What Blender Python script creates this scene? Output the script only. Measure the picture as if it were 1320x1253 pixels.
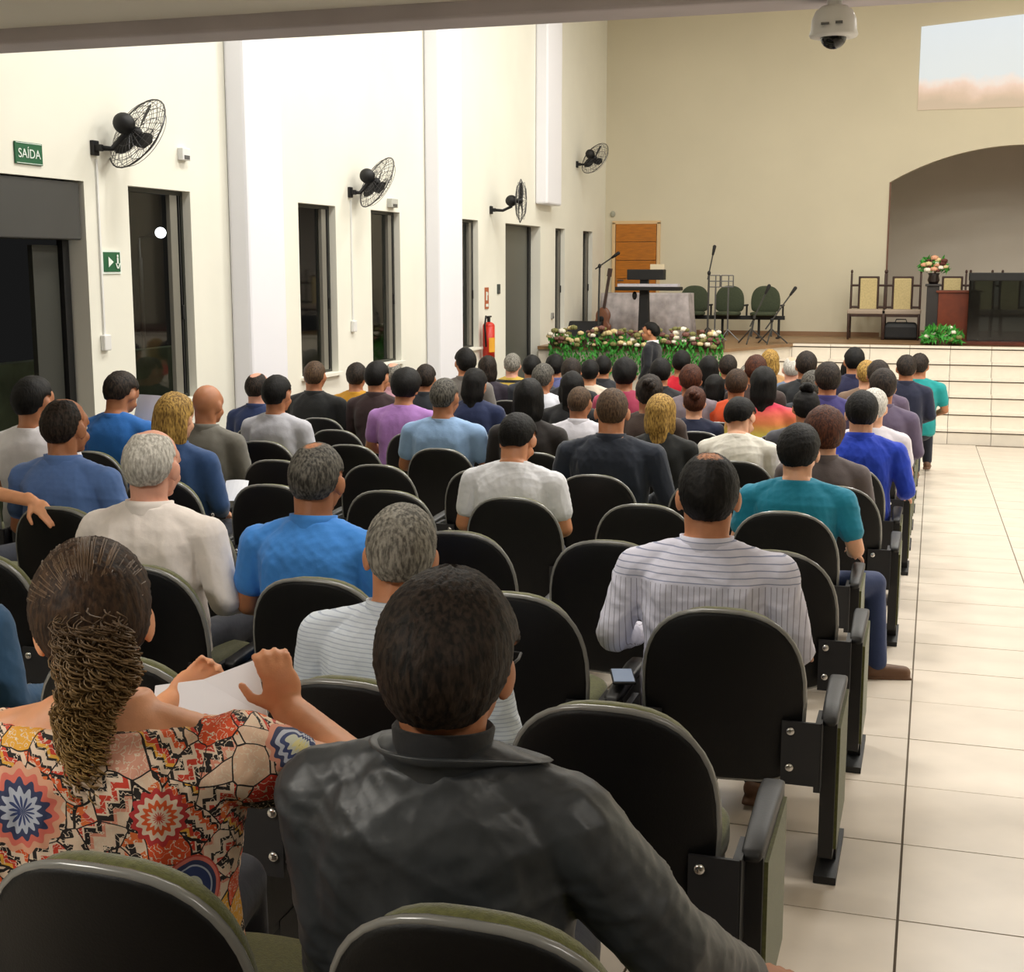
import bpy, math, random
import numpy as np
from mathutils import Vector, Matrix, Euler

random.seed(7); rng = np.random.RandomState(7)
for o in list(bpy.data.objects): bpy.data.objects.remove(o)
sc = bpy.context.scene; COL = sc.collection
PI = math.pi

# ------------------------------------------------------------------ camera
F = 1740.0; H = 1.75; PITCH = math.radians(9.26); YAW = math.radians(17.27); S = .043   # S: fall of the hall floor
cam = bpy.data.cameras.new('camera'); cam.sensor_width = 36; cam.lens = 36*F/1320; cam.sensor_fit = 'HORIZONTAL'
cam.clip_start = .05; cam.clip_end = 200
co = bpy.data.objects.new('camera', cam); COL.objects.link(co); sc.camera = co
co.location = (0, 0, H); co.rotation_euler = (PI/2-PITCH, 0, YAW)
FW = np.array([-math.sin(YAW)*math.cos(PITCH), math.cos(YAW)*math.cos(PITCH), -math.sin(PITCH)])
RT = np.array([math.cos(YAW), math.sin(YAW), 0]); UP = np.cross(RT, FW); CP = np.array([0, 0, H])
def ray(x, y): return (FW*F+RT*(x-660)-UP*(y-626.5))/F
def atY(x, y, Y): r = ray(x, y); return CP+r*(Y/r[1])
def atX(x, y, X): r = ray(x, y); return CP+r*(X/r[0])
def atZ(x, y, z): r = ray(x, y); return CP+r*((z-H)/r[2])
# ------------------------------------------------------------------ world, lights, exposure
w = bpy.data.worlds.new('world'); sc.world = w; w.use_nodes = True
w.node_tree.nodes['Background'].inputs[0].default_value = (.010, .010, .010, 1); w.node_tree.nodes['Background'].inputs[1].default_value = 1
sc.view_settings.view_transform = 'Standard'; sc.view_settings.look = 'None'
sc.view_settings.gamma = 1; sc.view_settings.use_curve_mapping = False; sc.view_settings.exposure = -.18
def area(x, y, z, sx, sy, p, col=(1, .98, .93), rot=(0, 0, 0)):
    l = bpy.data.lights.new('ceiling_lamp', 'AREA'); l.shape = 'RECTANGLE'; l.size = sx; l.size_y = sy; l.energy = p; l.color = col
    o = bpy.data.objects.new('ceiling_lamp', l); o.location = (x, y, z); o.rotation_euler = rot; COL.objects.link(o); return o
for y in (8.5, 12.5, 16.5, 20.0):
    for x, p in ((-3.2, 200), (1.3, 215), (6.0, 165)):
        area(x, y, 6.7, 1.4, .5, p if y < 19 else p*.5)
for x, y, p in ((-3.2, .4, 95), (1.4, .6, 34), (-1.6, 4.2, 34)): area(x, y, 2.9, 1.2, .3, p, (1, .95, .86))
area(1.3, 23.2, 6.6, 2, .5, 45, (1, .86, .7))

# ------------------------------------------------------------------ materials
def lin(c):
    if isinstance(c, str):
        c = [int(c[i:i+2], 16)/255 for i in (0, 2, 4)]
        c = [v/12.92 if v <= .04045 else ((v+.055)/1.055)**2.4 for v in c]
    return (c[0], c[1], c[2], 1)
_m = {}
def mat(name, col, rough=.6, metal=0, noise=0, nscale=20, bump=0, bscale=60, spec=.5, emit=None, estr=1, trans=0, alpha=1, stretch=(1, 1, 1), sheen=0):
    if name in _m: return _m[name]
    m = bpy.data.materials.new(name); m.use_nodes = True; nt = m.node_tree; b = nt.nodes['Principled BSDF']
    c = lin(col); b.inputs['Base Color'].default_value = c; b.inputs['Roughness'].default_value = rough
    b.inputs['Metallic'].default_value = metal; b.inputs['Specular IOR Level'].default_value = spec
    b.inputs['Transmission Weight'].default_value = trans; b.inputs['Alpha'].default_value = alpha
    if sheen: b.inputs['Sheen Weight'].default_value = sheen
    if emit is not None:
        b.inputs['Emission Color'].default_value = lin(emit); b.inputs['Emission Strength'].default_value = estr
    if noise or bump:
        tc = nt.nodes.new('ShaderNodeTexCoord'); mp = nt.nodes.new('ShaderNodeMapping'); mp.inputs['Scale'].default_value = stretch
        nt.links.new(tc.outputs['Object'], mp.inputs[0])
    if noise:
        n = nt.nodes.new('ShaderNodeTexNoise'); n.inputs['Scale'].default_value = nscale; n.inputs['Detail'].default_value = 4
        nt.links.new(mp.outputs[0], n.inputs['Vector'])
        r = nt.nodes.new('ShaderNodeValToRGB'); r.color_ramp.elements[0].position = .3; r.color_ramp.elements[1].position = .7
        r.color_ramp.elements[0].color = tuple(max(0, v*(1-noise)) for v in c[:3])+(1,)
        r.color_ramp.elements[1].color = tuple(min(1, v*(1+noise)) for v in c[:3])+(1,)
        nt.links.new(n.outputs['Fac'], r.inputs[0]); nt.links.new(r.outputs[0], b.inputs['Base Color'])
    if bump:
        n2 = nt.nodes.new('ShaderNodeTexNoise'); n2.inputs['Scale'].default_value = bscale; n2.inputs['Detail'].default_value = 3
        nt.links.new(mp.outputs[0], n2.inputs['Vector'])
        bp = nt.nodes.new('ShaderNodeBump'); bp.inputs['Strength'].default_value = bump; bp.inputs['Distance'].default_value = .01
        nt.links.new(n2.outputs['Fac'], bp.inputs['Height']); nt.links.new(bp.outputs[0], b.inputs['Normal'])
    _m[name] = m; return m
def nodes_of(m): return m.node_tree.nodes, m.node_tree.links, m.node_tree.nodes['Principled BSDF']

WALL = mat('wall_paint', 'ebe9dc', .75, noise=.03, nscale=1.2, bump=.05, bscale=90)
PIL = mat('pilaster_paint', 'eeeef4', .7)
WALLB = mat('back_wall_paint', 'd0c8b0', .8, noise=.03, nscale=.8)
CEIL = mat('ceiling_paint', 'e8e4da', .8)
BEAM = mat('beam_paint', 'c4bcc0', .75, noise=.08, nscale=2)
TILE = mat('tile_beige', 'd9cdbe', .3, noise=.09, nscale=3.0, bump=.01)
GROUT = mat('grout', '6f6252', .8)
STEP = mat('step_stone', 'e5dccd', .35, noise=.05, nscale=5)
SHELL = mat('seat_shell_black', '060607', .5, spec=.3, bump=.1, bscale=220)
RIM = mat('seat_rim_gloss', '7c7c78', .25, spec=.8)
OLIVE = mat('olive_fabric', '5b5c2e', .9, noise=.25, nscale=90, bump=.25, bscale=260, sheen=.3)
PLAST = mat('black_plastic', '0f0f11', .5, bump=.06, bscale=180)
BRACK = mat('bracket_black', '1e1e21', .6)
CHROME = mat('chrome', 'd8d8d8', .2, metal=1)
DGREEN = mat('window_frame_dark', '2b2d27', .4)
REFL = mat('reflection_beige', '77746a', .5)  # beige of a glass reflection, drawn as a solid strip
WOODDOOR = mat('door_wood', 'b06a18', .35, noise=.25, nscale=6, stretch=(1, 1, 12))
FRAMEW = mat('door_frame_pale', 'd9b98a', .5)
BLACK = mat('matt_black', '0a0a0b', .6)
GREY = mat('grey_metal', '6b6b6b', .4, metal=.6)
WHITEP = mat('white_plastic', 'e6e6e4', .35)
PAPER = mat('paper', 'e9ebf2', .8)
def glass_mat():
    m = bpy.data.materials.new('dark_glass'); m.use_nodes = True; nt = m.node_tree; b = nt.nodes['Principled BSDF']; out = nt.nodes['Material Output']
    t = nt.nodes.new('ShaderNodeBsdfTransparent'); t.inputs[0].default_value = (.62, .64, .62, 1)
    g = nt.nodes.new('ShaderNodeBsdfGlossy'); g.inputs['Roughness'].default_value = .04
    fr = nt.nodes.new('ShaderNodeFresnel'); fr.inputs[0].default_value = 1.5
    x = nt.nodes.new('ShaderNodeMixShader'); geo = nt.nodes.new('ShaderNodeNewGeometry'); mm = nt.nodes.new('ShaderNodeMath'); mm.operation = 'SUBTRACT'; mm.use_clamp = True; nt.links.new(fr.outputs[0], mm.inputs[0]); nt.links.new(geo.outputs['Backfacing'], mm.inputs[1]); nt.links.new(mm.outputs[0], x.inputs[0]); nt.links.new(t.outputs[0], x.inputs[1]); nt.links.new(g.outputs[0], x.inputs[2])
    nt.links.new(x.outputs[0], out.inputs[0]); return m
GLASS = glass_mat()

# ------------------------------------------------------------------ mesh builder
def rotm(ax, ay, az): return np.array(Euler((ax, ay, az)).to_matrix())
def frame_from(d):
    d = np.array(d, float); d /= np.linalg.norm(d); a = np.array([0, 0, 1.]) if abs(d[2]) < .9 else np.array([0, 1., 0])
    u = np.cross(a, d); u /= np.linalg.norm(u); return u, np.cross(d, u), d
class MB:
    def __init__(s): s.v = []; s.f = []; s.mi = []; s.n = 0
    def add(s, v, f, mi=0):
        v = np.asarray(v, float); s.v.append(v); n = s.n
        s.f += [tuple(i+n for i in q) for q in f]; s.mi += [mi]*len(f); s.n += len(v); return s
    def box(s, c, d, R=None, mi=0):
        h = np.array(d)/2; p = np.array([[x, y, z] for x in (-1, 1) for y in (-1, 1) for z in (-1, 1)])*h
        if R is not None: p = p@np.asarray(R).T
        return s.add(p+np.array(c), [(0, 1, 3, 2), (4, 6, 7, 5), (0, 4, 5, 1), (2, 3, 7, 6), (0, 2, 6, 4), (1, 5, 7, 3)], mi)
    def rings(s, R, closed=True, cap=True, mi=0):
        m = len(R[0]); k = len(R); f = []
        for i in range(k-1):
            for j in range(m if closed else m-1):
                a = i*m+j; b = i*m+(j+1) % m; f.append((a, b, b+m, a+m))
        if cap: f.append(tuple(range(m))[::-1]); f.append(tuple((k-1)*m+j for j in range(m)))
        return s.add(np.concatenate(R), f, mi)
    def ell(s, c, r, R=None, nu=20, nv=12, mi=0):
        P = []
        for i in range(1, nv):
            t = PI*i/nv
            P.append([[math.sin(t)*math.cos(2*PI*j/nu), math.sin(t)*math.sin(2*PI*j/nu), -math.cos(t)] for j in range(nu)])
        P = np.array(P).reshape(-1, 3); V = np.concatenate([P, [[0, 0, -1], [0, 0, 1]]])*np.array(r)
        if R is not None: V = V@np.asarray(R).T
        f = []
        for i in range(nv-2):
            for j in range(nu): a = i*nu+j; b = i*nu+(j+1) % nu; f.append((a, b, b+nu, a+nu))
        n0 = (nv-1)*nu
        for j in range(nu): f.append((n0, (j+1) % nu, j)); f.append((n0+1, (nv-2)*nu+j, (nv-2)*nu+(j+1) % nu))
        return s.add(V+np.array(c), f, mi)
    def limb(s, a, b, ra, rb, n=14, k=4, mi=0):          # tapered capsule
        a = np.array(a, float); b = np.array(b, float); u, v, d = frame_from(b-a); R = []
        cs = np.array([[math.cos(2*PI*j/n), math.sin(2*PI*j/n)] for j in range(n)])
        for i in range(k+1):
            t = -PI/2*(1-i/k)*.97; R.append(a+d*ra*math.sin(t)+(cs[:, :1]*u+cs[:, 1:]*v)*ra*math.cos(t))
        for i in range(k+1):
            t = PI/2*(i/k)*.97; R.append(b+d*rb*math.sin(t)+(cs[:, :1]*u+cs[:, 1:]*v)*rb*math.cos(t))
        return s.rings(R, mi=mi)
    def tube(s, pts, r, n=8, mi=0, closed=False):
        P = [np.array(p, float) for p in pts]; R = []; m = len(P); up = None
        for i in range(m):
            a = P[(i-1) % m] if (closed or i > 0) else P[i]; b = P[(i+1) % m] if (closed or i < m-1) else P[i]
            d = b-a; d /= (np.linalg.norm(d)+1e-9)
            if up is None: up = frame_from(d)[0]
            up = up-d*(up@d); up /= (np.linalg.norm(up)+1e-9); v = np.cross(d, up)
            rr = r[i] if hasattr(r, '__len__') else r
            R.append(np.array([P[i]+rr*(math.cos(2*PI*j/n)*up+math.sin(2*PI*j/n)*v) for j in range(n)]))
        if closed: R.append(R[0])
        return s.rings(R, cap=not closed, mi=mi)
    def cyl(s, c, r, h, n=20, r2=None, mi=0):
        r2 = r if r2 is None else r2
        mk = lambda q, z: np.array([[c[0]+q*math.cos(2*PI*j/n), c[1]+q*math.sin(2*PI*j/n), z] for j in range(n)])
        return s.rings([mk(r, c[2]), mk(r2, c[2]+h)], mi=mi)
    def V(s): return np.concatenate(s.v)
    def mesh(s, name, mats=(), smooth=False):
        me = bpy.data.meshes.new(name); me.from_pydata(s.V().tolist(), [], s.f); 
        for m in mats: me.materials.append(m)
        me.polygons.foreach_set('material_index', s.mi)
        if smooth: me.polygons.foreach_set('use_smooth', [True]*len(me.polygons))
        me.update(); return me
def link(name, me, parent=None, loc=None, m=None):
    o = bpy.data.objects.new(name, me); COL.objects.link(o)
    if parent is not None: o.parent = parent
    if loc is not None: o.location = loc
    if m is not None and me is not None:
        if len(me.materials) == 0: me.materials.append(m)
        o.material_slots[0].link = 'OBJECT'; o.material_slots[0].material = m
    return o
def build(name, mb, m, parent=None, smooth=False, bevel=0, loc=None):
    me = mb.mesh(name, m if isinstance(m, (list, tuple)) else [m], smooth)
    o = link(name, me, parent, loc)
    if bevel:
        q = o.modifiers.new('bevel', 'BEVEL'); q.width = bevel; q.segments = 2; q.limit_method = 'ANGLE'
    return o
def bx(name, c, d, m, parent=None, R=None, bevel=0): return build(name, MB().box(c, d, R), m, parent, bevel=bevel)
def empty(name, loc, rz=0, scale=1):
    o = bpy.data.objects.new(name, None); o.empty_display_size = .1; COL.objects.link(o); o.location = loc; o.rotation_euler = (0, 0, rz); o.scale = (scale,)*3; return o
def tag(o, label, cat=None, group=None, kind=None):
    if label: o['label'] = label
    if cat: o['category'] = cat
    if group: o['group'] = group
    if kind: o['kind'] = kind
    return o
def struct(o): o['kind'] = 'structure'; return o
def copy_tree(o, parent=None):
    c = o.copy(); COL.objects.link(c)
    if parent is not None: c.parent = parent
    for ch in o.children: copy_tree(ch, c)
    return c
def pad(outline, y0, th, bulge=.0, curve=0., zc=None, n=5, thin=.35):
    """cushion/shell: outline (x,z) closed loop, thickness th along +y with rounded rim, bent forward by curve*x^2"""
    o = np.array(outline); c = o.mean(0); R = []
    def ring(t, y): p = c+(o-c)*t; return np.stack([p[:, 0], np.full(len(p), 0.)+y+curve*p[:, 0]**2, p[:, 1]], 1)
    ts = [.05, .4, .7, .88, .96, .995]
    for t in ts: R.append(ring(t, y0-bulge*(1-t*t)+th*thin*.5*max(0, (t-.85)/.15)**2))
    R.append(ring(1.0, y0+th*.5))
    for t in ts[::-1]: R.append(ring(t, y0+th+bulge*(1-t*t)-th*thin*.5*max(0, (t-.85)/.15)**2))
    return MB().rings(R)

XL = -6.07; XR = 8.7; YB = 25.5; YS = 21.4; CZ = 7.2
flz = lambda y: -S*min(max(y, -5), YS)
# ------------------------------------------------------------------ room shell
fl = MB(); R = []
fl.add([[-6.5, -5, S*5-.012], [9, -5, S*5-.012], [9, 0, -.012], [-6.5, 0, -.012], [9, YS+.3, -S*YS-.012], [-6.5, YS+.3, -S*YS-.012]], [(0, 1, 2, 3), (3, 2, 4, 5)])
floor = struct(build('floor', fl, GROUT))
TP = .62; slope = math.atan(S); Rt = rotm(-slope, 0, 0)
tm = MB().box((0, 0, 0), (TP-.006, TP-.006, .02)).mesh('tile', [TILE])
x0 = -.02
for j in range(-3, 6):
    for i in range(3, 35):
        cx, cy = x0+(j+.5)*TP*1.13, .2+(i+.5)*TP
        if cx > .4+cy*.12+1.5 or cy > YS-.3: continue
        t = link('tile', tm, floor); t.location = (cx, cy, -S*cy-.009+rng.uniform(-.0006, .0006)); t.rotation_euler = (-slope, 0, 0); t.scale = (1.128, 1, 1)
far = MB().box((5.5, 11, -S*11-.009), (8.3, 22.5, .012), Rt); build('plain_tiling', far, TILE, floor)
build('plain_tiling', MB().box((-4.2, 11, -S*11-.0095), (4.2, 22.5, .012), Rt), TILE, floor)

# left wall with openings
def wall_panels(mb, X0, X1, ys, zs, holes):
    """slab between X0..X1 with rectangular holes (y0,y1,z0,z1)"""
    Y = sorted(set([ys[0], ys[1]]+[h[0] for h in holes]+[h[1] for h in holes])); 
    for a, b in zip(Y[:-1], Y[1:]):
        m = (a+b)/2; hs = sorted([h for h in holes if h[0] <= m <= h[1]], key=lambda h: h[2]); z = zs[0]
        for h in hs:
            if h[2] > z: mb.box(((X0+X1)/2, m, (z+h[2])/2), (X1-X0, b-a, h[2]-z))
            z = h[3]
        if zs[1] > z: mb.box(((X0+X1)/2, m, (z+zs[1])/2), (X1-X0, b-a, zs[1]-z))
WT = 2.37; WS = .63
wins = [(9.41, 10.34), (12.39, 13.27), (14.21, 15.07), (17.11, 17.95), (21.95, 22.55), (23.8, 24.5)]
holes = [(6.6, 8.83, -.6, WT)]+[(a, b, WS, WT) for a, b in wins]+[(19.2, 21.05, -1.1, WT)]
wm = MB(); wall_panels(wm, XL-.22, XL, (-5, YB+.2), (-1.2, CZ), holes); struct(build('wall_left', wm, WALL))
for i, (a, b) in enumerate([(10.98, 11.7), (15.9, 16.75), (20.75, 21.6)]):
    pr = .2
    if i < 2: pm = MB().box((XL+pr/2, (a+b)/2, 3), (pr, b-a, 8.4))
    else: pm = MB().box((XL+pr/2, (a+b)/2, 5.36-.4), (pr, b-a, 4.5)); 
    struct(build('trim_%d' % (i+1), pm, PIL, bevel=.03))
# windows
for i, (a, b) in enumerate(wins):
    e = empty('window_%d' % (i+1), (XL-.1, (a+b)/2, WS)); e['kind'] = 'structure'
    W_ = b-a; Hh = WT-WS; f = MB(); t = .035
    f.box((0, 0, t/2), (.05, W_, t)); f.box((0, 0, Hh-t/2), (.05, W_, t)); f.box((0, -W_/2+t/2, Hh/2), (.05, t, Hh-2*t)); f.box((0, W_/2-t/2, Hh/2), (.05, t, Hh-2*t))
    build('window_frame', f, DGREEN, e)
    yb = W_*.33
    build('reflection_strip', MB().box((.012, yb, Hh/2), (.04, .12*W_, Hh-2*t)), REFL, e, bevel=.004)  # beige bar put in for the sliding panel's reflection
    build('sash_edge', MB().box((.02, yb+.085*W_, Hh/2), (.03, .018, Hh-2*t)), BLACK, e)
    build('pane', MB().box((-.012, -.08*W_, Hh/2), (.006, W_*.80, Hh-2*t)), GLASS, e)
    build('pane', MB().box((-.012, W_*.43, Hh/2), (.006, W_*.09, Hh-2*t)), GLASS, e)
    build('window_latch', MB().box((.035, yb+.085*W_, Hh*.42), (.03, .03, .12)), BLACK, e, bevel=.004)
    build('window_sill', MB().box((.06, 0, -.01), (.2, W_+.04, .03)), WALL, e)
# outside: dark yard
yard = struct(bx('ground', (-11, 12, -1.25), (10, 36, .1), mat('yard_paving', '3a3a36', .9, noise=.3, nscale=3)))
ow = tag(bx('boundary_wall', (-9.2, 10, -.2), (.2, 32, 1.9), mat('yard_wall', '8e9676', .9, noise=.2, nscale=4)), 'low greenish boundary wall outside the shuttered doorway', 'wall')
lq = atX(207, 300, -8.95); lp = empty('reflection_globe', tuple(lq)); tag(lp, 'added white globe beyond the first tall window, standing in for a reflection in its glass', 'reflection stand-in')  # added glowing globe outside, stands in for a bulb reflected in the pane
build('glow_globe', MB().ell((0, 0, 0), (.065, .065, .065)), mat('reflection_glow', 'ffffff', emit='f4f4ff', estr=14), lp, True)
build('globe_bracket', MB().tube([(-.3, 0, -.35), (-.3, 0, -.05), (-.05, 0, -.02)], .015).cyl((-.3, 0, -3.3), .03, 3.0, 10), GREY, lp)
pl = bpy.data.lights.new('yard_light', 'POINT'); pl.energy = 22; pl.shadow_soft_size = .1; po = bpy.data.objects.new('yard_light', pl); po.location = (-8.7, lq[1], lq[2]+.02); COL.objects.link(po)  # point light paired with the stand-in globe
# doorway with rolled shutter
d1 = empty('door_1', (XL, 7.7, -.3)); d1['kind'] = 'structure'
build('shutter_box', MB().box((-.12, 0, 2.45), (.2, 2.2, .42)), mat('shutter_grey', '3c3c3a', .5), d1, bevel=.01)
for q in range(6): build('shutter_slat', MB().box((-.03, 0, 2.3+.035*q), (.012, 2.18, .028)), mat('shutter_slat', '4a4a46', .45, metal=.3), d1) if q < 2 else None
build('guide_rail', MB().box((-.16, 1.06, 1.1), (.05, .08, 2.3)), BLACK, d1); build('guide_rail', MB().box((-.16, -1.06, 1.1), (.05, .08, 2.3)), BLACK, d1)
build('door_casing', MB().box((-.19, .86, 1.0), (.04, .3, 2.4)), mat('casing_dark', '33342e', .6), d1)
# second door (dark leaf, set to the outer side of the wall)
d2 = empty('door_2', (XL-.2, 20.1, -.86)); d2['kind'] = 'structure'
build('door_leaf', MB().box((0, 0, 1.6), (.05, 1.85, 3.24)), mat('door_grey', '55564f', .4), d2)
build('door_edge', MB().box((.035, .86, 1.6), (.03, .12, 3.24)), BLACK, d2)
build('door_handle', MB().box((.05, -.75, 1.35), (.05, .04, .2)), BLACK, d2, bevel=.005)

# back wall with arch and door hole
bw = MB(); AX0, AX1, ASP, ATOP = -.88, 3.54, 3.22, 3.82; acx = (AX0+AX1)/2
N = 24; prof = [(AX0+(AX1-AX0)*i/N) for i in range(N+1)]
hw = (AX1-AX0)/2; rise = ATOP-ASP; Rr = (hw*hw+rise*rise)/(2*rise)
arch = lambda x: ASP+math.sqrt(max(0, Rr*Rr-(x-acx)**2))-(Rr-rise)
bw.box(((XL-.2+AX0)/2, YB+.15, 3), (AX0-XL+.2, .3, 8.4)); bw.box(((XR+AX1)/2, YB+.15, 3), (XR-AX1, .3, 8.4))
for a, b in zip(prof[:-1], prof[1:]):
    za, zb = arch(a), arch(b)
    bw.add([[a, YB, za], [b, YB, zb], [b, YB, CZ], [a, YB, CZ], [a, YB+.3, za], [b, YB+.3, zb], [b, YB+.3, CZ], [a, YB+.3, CZ]], [(0, 1, 2, 3), (5, 4, 7, 6), (0, 4, 5, 1), (3, 2, 6, 7)])
struct(build('wall_back', bw, WALLB))
ni = MB(); NZ = mat('niche_paint', 'd8cfc0', .85, noise=.04, nscale=1)
ni.box((acx, YB+2.9, 2.2), (5.4, .1, 4)); ni.box((AX0-.5, YB+1.6, 2.2), (.1, 2.7, 4)); ni.box((AX1+.5, YB+1.6, 2.2), (.1, 2.7, 4)); ni.box((acx, YB+1.6, 4.1), (5.4, 2.7, .1))
struct(build('wall_niche', ni, NZ))
build('arch_edge', MB().box((AX0+.015, YB-.004, 1.85), (.03, .012, 2.74)), mat('arch_trim_brown', '6b4a38', .6), bpy.data.objects['wall_back'])
rw = MB(); rw.box((XR+.1, 10, 3), (.2, 31, 8.6)); struct(build('wall_right', rw, WALL))
struct(build('wall_rear', MB().box((1.3, -5, 3), (15, .2, 8.6)), WALL))
struct(build('ceiling', MB().box((1.3, 16.2, CZ+.05), (15.2, 19.6, .1)), CEIL))
struct(build('ceiling_mezzanine', MB().box((1.3, .6, 3.05), (15, 11.6, .1)), CEIL))
bm = MB(); bm.box((1.3, 6.5, 3.35), (15, .28, .86)); struct(build('trim_4', bm, BEAM, bevel=.015))
struct(build('baseboard_back', MB().box((-3.5, YB-.01, .52), (5.1, .02, .08)), mat('skirting', '8b6a4c', .5)))
for nm, x in (('trim_5', XL+.02),): pass
# wooden door in back wall
d3 = empty('door_3', (-5.46, YB-.02, .48)); d3['kind'] = 'structure'
fr = MB(); fr.box((-.43, 0, 1.03), (.06, .07, 2.1)); fr.box((.43, 0, 1.03), (.06, .07, 2.1)); fr.box((0, 0, 2.08), (.92, .07, .06)); build('door_frame', fr, FRAMEW, d3, bevel=.005)
for q in range(6): build('door_panel', MB().box((0, -.005, .17+q*.344), (.78, .04, .335)), WOODDOOR, d3, bevel=.006)
build('door_handle', MB().tube([(-.33, -.03, 1.0), (-.33, -.08, 1.0), (-.22, -.08, 1.0)], .012), GREY, d3)

# stage and steps
ST = .48; STM = mat('stage_floor_brown', '8a6a48', .4, noise=.15, nscale=4)
XC = -2.75
sm = MB(); P = [(XL, 20.9), (XC-.35, 20.9), (XC+.55, 22.9), (XR, 22.9), (XR, YB+2.9), (XL, YB+2.9)]
sm.rings([np.array([[x, y, ST-.05] for x, y in P]), np.array([[x, y, ST] for x, y in P])]); struct(build('floor_stage', sm, STM))
P2 = [(XL, 20.95), (XC-.38, 20.95), (XC+.5, 22.95), (XR, 22.95), (XR, YB), (XL, YB)]
rs = MB().rings([np.array([[x, y, -1.1] for x, y in P2]), np.array([[x, y, ST-.05] for x, y in P2])]); struct(build('trim_6', rs, STEP))
struct(bx('trim_7', (4.35, 22.98, ST+.015), (8.7, .1, .07), mat('red_wood_edge', '4a1d14', .35))) if False else None
rug = struct(bx('floor_platform', (3.9, 24.9, ST+.03), (8.2, 3.4, .05), mat('platform_redwood', '5a2a1c', .35, noise=.2, nscale=5)))
nst = 6; rz = (ST+S*YS)/nst; tr = .30
tread_m = MB().box((0, -.012, 0), (.62, tr+.05, .04)).mesh('tile', [STEP]); riser_m = MB().box((0, 0, -.011), (.62, .03, rz-.056)).mesh('tile', [STEP])
for k in range(nst):
    z = -S*YS+rz*(k+1); y = YS+tr*k; e = empty('trim_%d' % (10+k), (0, y, z)); e['kind'] = 'structure'
    xs = XC+.1-.12*(nst-k)
    build('step_core', MB().box(((xs+XR)/2, .25, -rz/2-.04), (XR-xs-.02, .5, rz-.0)), GROUT, e)
    for q in range(11):
        cx = xs+.31+q*.627 if False else -3.18+.627*q+.0
        if cx < xs or cx > 3.6: continue
        t = link('tile', tread_m, e, (cx, tr/2-.015, -.02)); t = link('tile', riser_m, e, (cx, -.014, -.04-(rz-.04)/2))
    build('plain_tiling', MB().box((6.2, tr/2-.015, -.02), (5, tr+.03, .04)).box((6.2, -.014, -.051-(rz-.04)/2), (5, .03, rz-.056)), STEP, e)

# projected picture on back wall
def proj_mat():
    m = bpy.data.materials.new('projected_sky_picture'); m.use_nodes = True; n, l, b = nodes_of(m)
    b.inputs['Base Color'].default_value = (.6, .55, .45, 1); b.inputs['Roughness'].default_value = .9
    tc = n.new('ShaderNodeTexCoord'); sp = n.new('ShaderNodeSeparateXYZ'); l.new(tc.outputs['Generated'], sp.inputs[0])
    ns = n.new('ShaderNodeTexNoise'); ns.inputs['Scale'].default_value = 5; ns.inputs['Detail'].default_value = 6; mp = n.new('ShaderNodeMapping'); mp.inputs['Scale'].default_value = (1.6, 1, .6); l.new(tc.outputs['Generated'], mp.inputs[0]); l.new(mp.outputs[0], ns.inputs['Vector'])
    ad = n.new('ShaderNodeMath'); ad.operation = 'MULTIPLY_ADD'; ad.inputs[1].default_value = .30; l.new(ns.outputs['Fac'], ad.inputs[0]); l.new(sp.outputs['Z'], ad.inputs[2])
    r = n.new('ShaderNodeValToRGB'); e = r.color_ramp.elements; e[0].position = .22; e[0].color = lin('c4a98a'); e[1].position = 1; e[1].color = lin('e2edf4')
    for p, c in ((.30, 'd9b79a'), (.37, 'efcdb8'), (.41, 'f4e2d6'), (.47, 'dfe8ea')): q = e.new(p); q.color = lin(c)
    l.new(ad.outputs[0], r.inputs[0]); l.new(r.outputs[0], b.inputs['Emission Color']); b.inputs['Emission Strength'].default_value = .88; b.inputs['Base Color'].default_value = (.22, .21, .19, 1)
    return m
pm = MB(); yy = YB-.015
pts = [(-.46, 4.45), (4.2, 4.45), (4.2, 6.2), (-.46, 5.86)]
pm.rings([np.array([[x, yy, z] for x, z in pts]), np.array([[x, yy+.012, z] for x, z in pts])])
tag(build('projected_picture', pm, proj_mat()), 'bright projected picture of pale sky and peach clouds above the arch', 'projection')

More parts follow.
